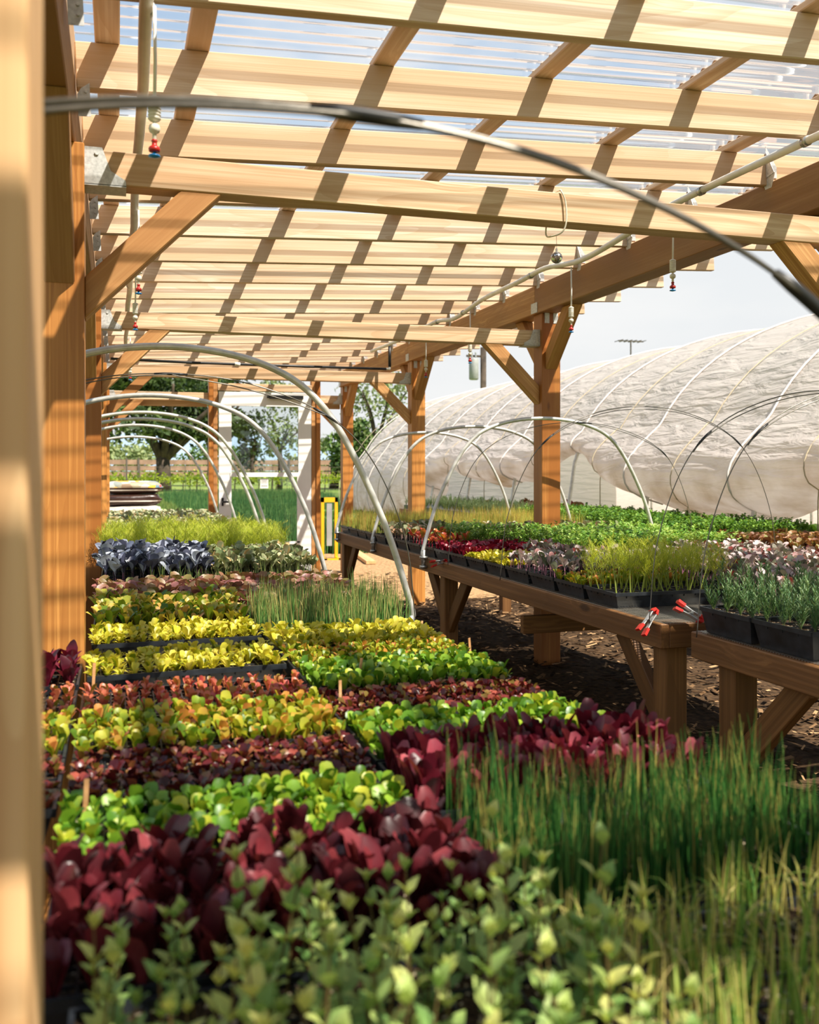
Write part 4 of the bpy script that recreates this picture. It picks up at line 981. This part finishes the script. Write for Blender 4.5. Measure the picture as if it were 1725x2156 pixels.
# ---------------------------------------------------------------- irrigation pipes and misters
pl = empty('irrigation_pipe', (.07, 5, zr(.07)), label='straight white pipe running under the rafters near the left posts', cat='pipe')
zp = zr(.07) - .019
MB().tube([(.068 + .004 * math.sin(j * 1.7), -.5 + 10.2 * j / 24, zp - (.006 if j % 2 else 0)) for j in range(25)], .0165, 12).build('pipe', M['pvc'], pl, True)
for j in range(0, 17, 2):
    yk = YA + .61 * (j - 5) + .02
    MB().tube([(.068, yk - .012, zp), (.068, yk + .012, zp)], .0195, 12).build('pipe_clip', M['plate'], pl, True)
pr_ = empty('irrigation_pipe', (2.46, 5, 2.56), label='sagging white pipe strapped under the rafters beside the right beam', cat='pipe')
RP = [(2.47, .4, 2.575), (2.46, 1.5, 2.562), (2.46, 2.92, 2.576), (2.46, 3.875, 2.578), (2.46, 4.28, 2.542), (2.46, 4.8, 2.513), (2.46, 5.27, 2.562), (2.46, 5.67, 2.555), (2.46, 6.3, 2.550), (2.46, 6.88, 2.505), (2.46, 7.34, 2.544), (2.46, 8.2, 2.53), (2.46, 9.4, 2.55)]
MB().tube(spline(RP, 6), .0155, 12).build('pipe', M['pvc'], pr_, True)
for yk in (1.8, 2.99, 3.66, 5.48, 6.70, 7.30):
    zk = float(np.interp(yk, [p[1] for p in RP], [p[2] for p in RP]))
    MB().tube([(2.46, yk - .014, zk), (2.46, yk + .014, zk)], .019, 12).build('pipe_clip', M['steel'], pr_, True)
def mister(x, y, ztop, zbot, label, weight=True):
    t = empty('mister', (x, y, zbot), label=label, cat='mister', group='hanging misters')
    MB().tube([(x, y, ztop), (x + .002, y, (ztop + zbot) / 2 + .05), (x, y, zbot + .13)], .0042, 8).build('drop_tube', M['pvc'], t, True)
    if weight:
        pf = [(.004, 0), (.012, .004), (.0155, .008)]
        for q in range(6): pf += [(.0155, .010 + q * .0075), (.0135, .012 + q * .0075), (.0135, .015 + q * .0075), (.0155, .0165 + q * .0075)]
        MB().lathe(pf + [(.014, .060), (.006, .064)], (x, y, zbot + .085), 14).build('weight', M['weight'], t, True)
    MB().lathe([(.003, .040), (.005, .045), (.005, .058), (.012, .062), (.014, .070), (.012, .078), (.004, .083), (.004, .09)], (x, y, zbot), 12).build('check_valve', M['weight'], t, True)
    MB().lathe([(.006, .014), (.013, .015), (.014, .022), (.012, .026), (.006, .030), (.006, .038), (.008, .04), (.004, .046)], (x, y, zbot), 12).build('nozzle_body', M['red'], t, True)
    MB().lathe([(.002, 0), (.015, .003), (.013, .007), (.004, .009), (.004, .015)], (x, y, zbot), 12).build('deflector', M['blue'], t, True)
mister(.084, 2.37, zp - .015, ZC + .746, 'white mister with red and blue nozzle hanging closest, at upper left')
mister(.085, 4.25, zp - .015, ZC + .748, 'mister seen just under the big knee brace at left')
mister(.090, 5.35, zp - .015, ZC + .748, 'mister hanging below the previous one, in front of the second tie beam')
mister(.10, 8.35, zp - .015, ZC + .748, 'small mister far down the left pipe above the hoops')
mister(2.46, 3.887, 2.56, 2.176, 'mister on the right pipe dropping in front of the sky, nearest of its row')
mister(2.46, 4.926, 2.50, 2.126, 'second mister of the right row, beside the post brace')
mister(2.46, 6.555, 2.53, 2.124, 'third mister of the right row, beyond the second tie beam')
mister(2.46, 7.602, 2.53, 2.118, 'farthest mister of the right row, in front of the third post')
bp = empty('black_pipe', (1.2, 8.98, 2.33), label='thin black irrigation line lying along the third tie beam', cat='pipe')
MB().tube([(-.06, 8.98, 2.345), (.63, 8.98, 2.332), (1.41, 8.98, 2.330), (2.50, 8.98, 2.330)], .0125, 10).build('pipe', M['black'], bp, True)
MB().tube([(2.50, 8.98, 2.330), (2.535, 8.98, 2.332), (2.535, 8.98, 2.36)], .013, 10).build('elbow', M['pvc'], bp, True)
MB().tube([(2.535, 8.98, 2.35), (2.535, 8.98, 2.57)], .015, 10).build('riser', M['black'], bp, True)
MB().tube([(1.04, 8.98, 2.331), (1.09, 8.98, 2.331)], .0175, 10).build('coupling', M['pvc'], bp, True)
# cord loop over the first tie with the little mirror ball on it
tl = MB(); yt = Y1 + .0795
tl.tube(spline([(1.47, yt - .046, ZC + .97), (1.485, yt - .052, ZC + .93), (1.488, yt - .052, ZC + .86), (1.475, yt - .048, ZC + .825), (1.452, yt - .02, ZC + .815), (1.45, yt + .03, ZC + .83), (1.465, yt + .052, ZC + .90), (1.47, yt + .046, ZC + .968), (1.47, yt, ZC + .972), (1.47, yt - .046, ZC + .97)], 5), .003, 6)
tag(tl.build('cord_loop', M['cord'], None, True), 'white cord looped round the nearest tie beam', 'cord')
db = empty('mirror_ball', (1.462, yt - .03, ZC + .735), label='tiny silver mirror ball dangling from the cord loop', cat='ornament')
MB().sphere((1.462, yt - .03, ZC + .738), .0205, 18).build('ball', M['mirror'], db)
MB().tube([(1.462, yt - .03, ZC + .756), (1.462, yt - .03, ZC + .77)], .004, 8).build('cap', M['steel'], db)
MB().tube([(1.462, yt - .03, ZC + .768), (1.462, yt - .028, ZC + .817)], .0008, 5).build('string', M['wire'], db)

# wooden plant stakes
for (x, y, hh, lean, lab) in ((.96, 3.02, .05, .1, 'wooden plant label at the aisle edge beside the yellow lettuce'), (.985, 2.62, .06, -.1, 'wooden plant label at the aisle edge in front of the chives'), (.60, 2.42, .06, .15, 'leaning wooden plant label in the green lettuce'),
                              (.50, 2.2, .055, .0, 'wooden plant label between green and maroon lettuce'), (-.05, 1.60, .06, .05, 'wooden plant label at the left of the maroon lettuce'), (-.06, 2.58, .055, .05, 'wooden plant label in front of the bare tray rim')):
    o = MB().box((-.004, -.001, -.03), (.004, .001, hh)).build('plant_label', M['weathered'], None); o.location = (x, y, .80); o.rotation_euler = (0, lean, .4)
    tag(o, lab, 'plant label')

# ---------------------------------------------------------------- things at the far end
def bag(x, y, z, w, d, hgt, mat, rot, label, seed):
    r = random.Random(seed); m = MB(); nu, nv = 28, 12; vs = []
    for j in range(nv + 1):
        ph = -PI / 2 + PI * j / nv
        for i in range(nu):
            a = 2 * PI * i / nu; s = lambda t, e: math.copysign(abs(t) ** e, t)
            wob = 1 + .04 * math.sin(3 * a + seed) + .03 * math.sin(5 * a + 2 * seed + j)
            vs.append((w / 2 * s(math.cos(a), .45) * abs(math.cos(ph)) ** .35 * wob, d / 2 * s(math.sin(a), .45) * abs(math.cos(ph)) ** .35 * wob, hgt / 2 * s(math.sin(ph), .75) * (1 + .1 * math.sin(2 * a + seed))))
    fs = [(j * nu + i, j * nu + (i + 1) % nu, (j + 1) * nu + (i + 1) % nu, (j + 1) * nu + i) for j in range(nv) for i in range(nu)]
    o = m.add(vs, fs).build('soil_bag', mat, None, True, (x, y, z)); o.rotation_euler = (0, 0, rot)
    e = MB()                                     # crimped end seam
    e.box((w / 2 - .02, -d * .4, -.012), (w / 2 + .035, d * .4, .012)); q = e.build('end_seam', mat, o); q.location = (0, 0, 0)
    return tag(o, label, 'bag', 'stacked soil bags')
bt = ('top bag of the soil stack with a bright printed face', 'second bag from the top, brown with a white stripe', 'plain pale bag in the middle of the soil stack', 'brown striped bag just under the pale one', 'lower brown soil bag near the bottom of the stack', 'sixth soil bag, hidden low in the stack behind the broccoli', 'bottom soil bag resting on the ground')
for i, t in enumerate(bt):
    bag(.20 - .02 * (i % 2), 14.0, 1.10 - .165 * i, .76, .5, .175, M['bagplain'] if i == 2 else M['bagtop'] if i == 0 else M['bag'], .04 * (i % 3 - 1), t, i + 1)
ys_ = empty('yellow_stand', (3.05, 14.2, 0), label='yellow upright frame with a grey panel standing beside the door', cat='stand')
for xx in (2.955, 3.165): MB().box((xx - .022, 14.18, 0), (xx + .022, 14.23, .93)).build('upright', M['yellow'], ys_)
MB().box((2.933, 14.18, .86), (3.187, 14.225, .93)).build('top_bar', M['yellow'], ys_)
MB().box((2.85, 13.95, 0), (3.187, 13.99, .03)).box((2.933, 13.95, .0), (2.975, 14.23, .03)).box((3.15, 13.95, .0), (3.187, 14.23, .03)).build('base', M['yellow'], ys_)
MB().box((3.02, 14.19, .2), (3.10, 14.22, .84)).build('panel', M['grey'], ys_)
tag(timber('plank', (3.45, 13.2, .03), (3.75, 16.3, .06), .14, .05, M['weathered']), 'loose pale plank lying on the ground beyond the right bench', 'plank')

# ---------------------------------------------------------------- the white caterpillar tunnel on the right
XT, ZK, TWD, THT = 8.8, 1.13, 3.35, 2.12
tun = empty('plastic_tunnel', (XT, 14, 0), label='long white plastic growing tunnel with its side rolled up', cat='greenhouse')
def arc(q):                                     # q 0 at the left springing, 1 at the crown, 2 at the right springing
    a = PI - q * PI / 2
    return XT + TWD * math.cos(a), ZK + THT * math.sin(a)
HY_ = [7.30 + 1.83 * i for i in range(-3, 9)]
def edge_z(y):                                  # height of the rolled-up hem
    K = [(-2, 1.0), (0, 1.66), (2.6, .85), (5.0, 1.66), (5.6, 1.36), (6.4, 1.08), (7.2, .92), (8.0, .85), (9.0, .92), (9.9, 1.14), (10.6, 1.46), (10.95, 1.68), (11.5, 1.42), (12.4, 1.18), (13.6, 1.09), (14.8, 1.2), (15.5, 1.36), (15.9, 1.44), (16.4, .95), (17.2, .5), (18.5, .2), (22.5, .05)]
    return float(np.interp(y, [k[0] for k in K], [k[1] for k in K]))
TOPZ = ZK + .72
def side(y, t):                                 # t 0 at the rolled hem, 1 at the hip; billows out between
    ez = sum(edge_z(y + d) for d in (-.3, -.15, 0, .15, .3)) / 5; drop = max(0, TOPZ - ez); z = ez + drop * t
    q = math.asin(max(0, min(1, (z - ZK) / THT))) / (PI / 2) if z > ZK else 0
    bul = .34 * min(1, drop / .9) * math.sin(PI * t ** .8) ** 1.2
    return arc(q)[0] - bul * .8 + .30 * max(0, 1 - t / .22) ** 2 * min(1, drop / .9), z
def cover():
    ys = np.arange(-1.5, 21.9, .075); m = MB(); nU = 60; vs = []; hem = []
    q0 = math.asin((TOPZ - ZK) / THT) / (PI / 2)
    for y in ys:
        ph = (y - 7.30) / 1.83 % 1.0; sag = .05 * math.sin(PI * ph) ** 2; row = []
        for i in range(22):
            t = i / 22; x, z = side(y, t); fold = .014 * math.sin(z * 40 + 2.2 * math.sin(y * 1.3)) * math.sin(PI * t)
            row.append((x - fold, y, z + .03 * math.sin(y * 5) * (1 - t))); hem.append(max(0, 1 - t * 1.5))
        for i in range(nU - 22 + 1):
            t = i / (nU - 22); q = q0 + (1.78 - q0) * t; x, z = arc(q)
            wr = .006 * math.sin(q * 26 + 3 * math.sin(y * 2.1)) * math.sin(PI * ph)
            nx_, nz_ = (x - XT) / TWD, (z - ZK) / THT
            row.append((x - nx_ * (sag - wr), y, z - nz_ * (sag - wr))); hem.append(0.0)
        for zz in (.8, 0.0): row.append((XT + TWD + .02, y, zz)); hem.append(0.0)
        vs += row
    n = nU + 3
    fs = [(j * n + i, (j + 1) * n + i, (j + 1) * n + i + 1, j * n + i + 1) for j in range(len(ys) - 1) for i in range(n - 1)]
    o = m.add(vs, fs).build('cover', M['film'], tun, True)
    a = o.data.attributes.new('hem', 'FLOAT', 'POINT'); a.data.foreach_set('value', np.array(hem, dtype=np.float32))
cover()
M['strap'] = plain('pale_strap', c(226, 216, 208), 0.5, 0.0, 0.04, 10)
M['rope'] = plain('rope', c(196, 180, 150), 0.8, 0.0, 0.1, 60)
for i, y in enumerate(HY_):
    pts = [(XT - TWD + .28, y, 0)] if False else [(XT - TWD - .18, y, 0), (XT - TWD - .06, y, .6)] + [(arc(q)[0] + .03 * (1 if q < 1 else -1), y, arc(q)[1] - .03) for q in np.linspace(.02, 1.98, 26)] + [(XT + TWD, y, .5), (XT + TWD, y, 0)]
    MB().tube(pts, .024, 8).build('hoop', M['conduit'], tun, True)
    if i < len(HY_) - 1 or True:
        q0 = math.asin(.36 / THT) / (PI / 2)
        q0 = math.asin((TOPZ - ZK) / THT) / (PI / 2)
        MB().tube([(side(y, t)[0] - .016, y, side(y, t)[1]) for t in np.linspace(.02, .96, 12)] + [(arc(q)[0] + (-.012 if q < 1 else .012), y, arc(q)[1] + .012) for q in np.linspace(q0, 1.7, 30)], .011, 6).build('strap', M['strap'], tun, True)
    ym = y + .92                                 # rope over the cover between hoops
    zb_, xb_ = side(ym, 0)[1], side(ym, .12)[0] - .02
    pts = [(xb_, ym, max(.02, zb_ - .3)), (xb_, ym, zb_)] + [(side(ym, t)[0] - .012, ym, side(ym, t)[1]) for t in np.linspace(.12, .97, 12)] + [(arc(q)[0] - (.0 if q > 1 else .0), ym, arc(q)[1] - .03) for q in np.linspace(q0, 1.7, 26)]
    MB().tube(pts, .006, 5).build('rope', M['rope'], tun, True)
vs = [(XT - TWD * math.cos(PI * i / 24), 21.8, ZK + THT * math.sin(PI * i / 24)) for i in range(25)] + [(XT + TWD, 21.8, 0), (XT - TWD, 21.8, 0)]
o = MB().add(vs, [tuple(range(27))]).build('end_wall', M['film'], tun)
tag(MB().box((13.3, 2, 0), (13.36, 30, 2.4)).build('plastic_screen', M['film']), 'white plastic wall seen through the open side of the tunnel', 'plastic wall')

# ---------------------------------------------------------------- beyond: crop field, fence, vines, trees, pole
def blades(name, area, n, h, stops, label, cat, seed):
    mat = leafmat(name + '_blade', stops, .3, .5); r = random.Random(seed)
    var = [g_chive(r, h, (7, 10), .02, .12, .15, seg=2, dry=.1).arrays() for _ in range(6)]; x0, x1, y0, y1 = area
    pl = [(r.uniform(x0, x1), y0 + (y1 - y0) * r.random() ** 1.3, 0, r.uniform(.7, 1.25), r.uniform(0, 6.28)) for _ in range(n)]
    tag(joined(name, var, pl, mat, seed), label, cat, None, 'stuff')
blades('tall_grass', (1.8, 8, 15, 44), 5200, .46, ST(c(80, 120, 60), c(52, 100, 52), c(84, 132, 70), c(130, 164, 90)), 'tall blue green grass growing beyond the door', 'grass', 31)
blades('meadow_grass', (-9, 1.7, 26, 46), 2600, .3, ST(c(110, 140, 70), c(90, 124, 58), c(126, 152, 74), c(170, 180, 100)), 'lighter meadow grass beyond the soil bags', 'grass', 32)
scatter('squash_rows', lambda r: g_bigleaf(r, .32), leafmat('squash_leaf', ST(c(140, 160, 80), c(86, 128, 60), c(120, 156, 80), c(176, 196, 124)), .3, .5), (.7, 1.7, 16, 24), 150, 0, 1.0, 'leafy squash rows in the field behind the soil bags', 'crop', 33)
scatter('field_greens', lambda r: g_bigleaf(r, .36), GL, (4.1, 5.3, 17, 22), 150, 0, 1.0, 'leafy greens growing beyond the yellow stand', 'crop', 34)
df = empty('wire_fence', (6, 47, 0), label='tall dark wire fence between the field and the vines', cat='fence')
fm = MB()
for i in range(80): fm.tube([(-20 + .7 * i, 47, 0), (-20 + .7 * i, 47, 1.55)], .012, 4)
for k in range(7): fm.box((-20, 46.995, .15 + .22 * k), (36, 47.005, .162 + .22 * k))
fm.build('wire_mesh', M['post'], df)
for i in range(12): MB().tube([(-18 + 4.6 * i, 47, 0), (-18 + 4.6 * i, 47, 1.9)], .04, 6).build('fence_post', M['post'], df)
wf = empty('board_fence', (20, 105, 0), label='distant weathered board fence behind the vines', cat='fence')
bm_ = MB()
for k in range(3): bm_.box((-70, 105, .6 + .65 * k), (130, 105.05, 1.1 + .65 * k))
bm_.build('boards', M['fence'], wf)
for i in range(26): MB().box((-70 + 8 * i, 104.9, 0), (-69.8 + 8 * i, 105.05, 2.6)).build('fence_post', M['post'], wf)

def cards(center, rad, n, size, r, hollow=.55):
    """leaf sprays on the lumps of a crown"""
    V, F, T = [], [], []
    lumps = [(np.array(center) + np.array((r.uniform(-.65, .65) * rad[0], r.uniform(-.65, .65) * rad[1], r.uniform(-.6, .75) * rad[2])), r.uniform(.25, .5)) for _ in range(16)]
    for i in range(n):
        cc, s = lumps[i % len(lumps)]
        d = np.array([r.gauss(0, 1) for _ in range(3)]); d /= np.linalg.norm(d); p = cc + d * np.array(rad) * s * r.uniform(hollow, 1)
        a = np.array([r.gauss(0, 1) for _ in range(3)]); a /= np.linalg.norm(a); b = np.cross(a, d + .3); b /= np.linalg.norm(b) + 1e-6
        q = size * r.uniform(.6, 1.4); k = len(V)
        V += [p - a * q, p + b * q * .5 + d * q * .1, p + a * q, p - b * q * .5 - d * q * .1]; F.append((k, k + 1, k + 2, k + 3)); T += [r.uniform(.15, 1)] * 4
    return V, F, T
def tree(name, x, y, trunk, crown, size, n, stops, label, cat, seed, limbs=5):
    r = random.Random(seed); t = empty(name, (x, y, 0), label=label, cat=cat)
    (tr_, th) = trunk; (cx, cz, rx_, rz_) = crown
    m = MB().tube([(x, y, -.1), (x + .05, y, th * .5), (x, y, th)], [tr_ * 1.25, tr_, tr_ * .9], 10)
    for i in range(limbs):
        a = 2 * PI * i / limbs + r.uniform(-.3, .3); e = (x + cx + math.cos(a) * rx_ * .65, y + math.sin(a) * rx_ * .5, cz + r.uniform(-.2, .5) * rz_)
        mid = (x + (e[0] - x) * .45 + .1, y + (e[1] - y) * .45, th + (e[2] - th) * .5)
        m.tube(spline([(x, y, th * .85), mid, e], 4), [tr_ * .6 * (1 - .085 * k) for k in range(9)], 7)
    m.build('trunk', M['bark'], t, True)
    V, F, T = cards((x + cx, y, cz), (rx_, rx_ * .8, rz_), n, size, r)
    me = mesh_of('crown', np.array(V), F, np.array(T, dtype=np.float32), leafmat(label.split()[0] + '_' + str(seed) + '_leaf', stops, .3, .55))
    me.polygons.foreach_set('use_smooth', [False] * len(me.polygons))
    o = bpy.data.objects.new('crown', me); COL.objects.link(o); o.parent = t; o.location = -Vector(t.location)
DK = ST(c(60, 60, 40), c(34, 52, 24), c(56, 78, 36), c(92, 112, 56))
PG = ST(c(90, 90, 60), c(96, 116, 70), c(130, 146, 92), c(168, 176, 124))
MG = ST(c(70, 80, 40), c(54, 84, 36), c(84, 116, 50), c(128, 152, 76))
tree('oak_tree', 2.7, 62, (.45, 2.2), (.7, 5.7, 6.0, 2.9), .22, 9000, DK, 'spreading dark oak with a forked trunk behind the soil bags', 'tree', 41, 7)
tree('grey_tree', 10.4, 64, (.16, 3.0), (.2, 4.6, 2.0, 3.0), .15, 1300, PG, 'thin greyish tree seen through the door glass', 'tree', 42)
tree('willow_tree', 16.6, 62, (.22, 3.4), (.4, 6.0, 3.0, 3.6), .15, 1800, PG, 'airy pale tree between the two right posts', 'tree', 43)
tree('shade_tree', 15.0, 68, (.3, 2.0), (1.6, 3.0, 2.4, 2.0), .2, 3200, MG, 'dense dark green tree beside the tunnel end', 'tree', 44)
tree('conifer', 12.0, 90, (.2, 2.5), (0, 4.0, 1.5, 3.0), .2, 1400, DK, 'dark conifer standing in the distance behind the door', 'tree', 45)
tree('oak_tree', 7.4, 80, (.4, 3), (0, 7.0, 4.2, 4.2), .24, 3400, DK, 'dark leafy tree showing above the left of the door', 'tree', 46)
for i, (x, y, rx_, rz_, st_) in enumerate(((-14, 120, 9, 2.6, MG), (2, 125, 8, 2.4, PG), (13, 130, 8, 2.2, MG), (24, 118, 7, 2.8, PG), (33, 124, 8, 3.2, MG), (46, 120, 9, 4.0, DK))):
    tree('hedge_tree', x, y, (.2, 1.5), (0, 2.6, rx_, rz_), .34, 1500, st_, ('rounded tree beyond the board fence, far left of the oak', 'pale shrubby tree under the oak branches', 'green hedge tree beyond the door glass', 'pale shrubby tree between door and post', 'rounded green tree beyond the third right post', 'dark tree behind the far end of the tunnel')[i], 'tree', 60 + i, 3)
VN = leafmat('vine_leaf', ST(c(90, 80, 40), c(110, 136, 40), c(150, 170, 52), c(190, 196, 80)), .35, .5)
for i, y in enumerate((52, 57, 63)):
    r = random.Random(70 + i); v = empty('vine_row', (8, y, 0), label=('nearest row of bright young vines beyond the wire fence', 'middle row of young vines beyond the wire fence', 'farthest row of young vines in front of the board fence')[i], cat='vine row', group='vineyard rows')
    V, F, T = [], [], []
    for k in range(4200):
        p = np.array((r.uniform(-26, 46), y + r.gauss(0, .18), .85 + r.gauss(0, .16))); a = np.array([r.gauss(0, 1) for _ in range(3)]); a /= np.linalg.norm(a); b = np.cross(a, (0, .4, 1)); b /= np.linalg.norm(b); q = r.uniform(.06, .14); n0 = len(V)
        V += [p - a * q, p + b * q * .7, p + a * q, p - b * q * .7]; F.append((n0, n0 + 1, n0 + 2, n0 + 3)); T += [r.uniform(.15, 1)] * 4
    me = mesh_of('foliage', np.array(V), F, np.array(T, dtype=np.float32), VN); o = bpy.data.objects.new('foliage', me); COL.objects.link(o); o.parent = v; o.location = -Vector(v.location)
    for k in range(36): MB().tube([(-26 + 2 * k, y, 0), (-26 + 2 * k + .05, y, .85)], .035, 5).build('vine_trunk', M['bark'], v)
up = empty('utility_pole', (17.6, 45, 0), label='dark utility pole with a grey transformer above the tunnel', cat='utility pole')
MB().tube([(17.6, 45, 0), (17.6, 45, 7.5)], .16, 8).build('pole', M['bark'], up, True)
MB().lathe([(.2, 0), (.24, .05), (.24, 1.0), (.2, 1.08)], (17.05, 44.9, 5.85), 14).build('transformer', M['grey'], up, True)
MB().box((16.7, 44.95, 7.0), (17.6, 45.05, 7.1)).tube([(16.8, 45, 7.0), (16.9, 45, 6.5), (17.0, 45, 6.9)], .025, 5).build('cross_arm', M['bark'], up)
for xx in (16.95, 17.15): MB().lathe([(.03, 0), (.05, .1), (.03, .2), (.05, .3), (.02, .36)], (xx, 44.9, 6.9), 8).build('insulator', M['grey'], up)
an = empty('aerial', (17.3, 30, 0), label='thin rooftop style aerial poking above the tunnel ridge', cat='aerial')
MB().tube([(17.3, 30, 0), (17.3, 30, 5.9)], .03, 6).build('mast', M['post'], an)
am = MB().box((16.8, 29.98, 5.86), (17.8, 30.02, 5.90))
for k in range(6): am.box((16.82 + .18 * k, 29.7, 5.87), (16.84 + .18 * k, 30.3, 5.89))
am.build('elements', M['post'], an)
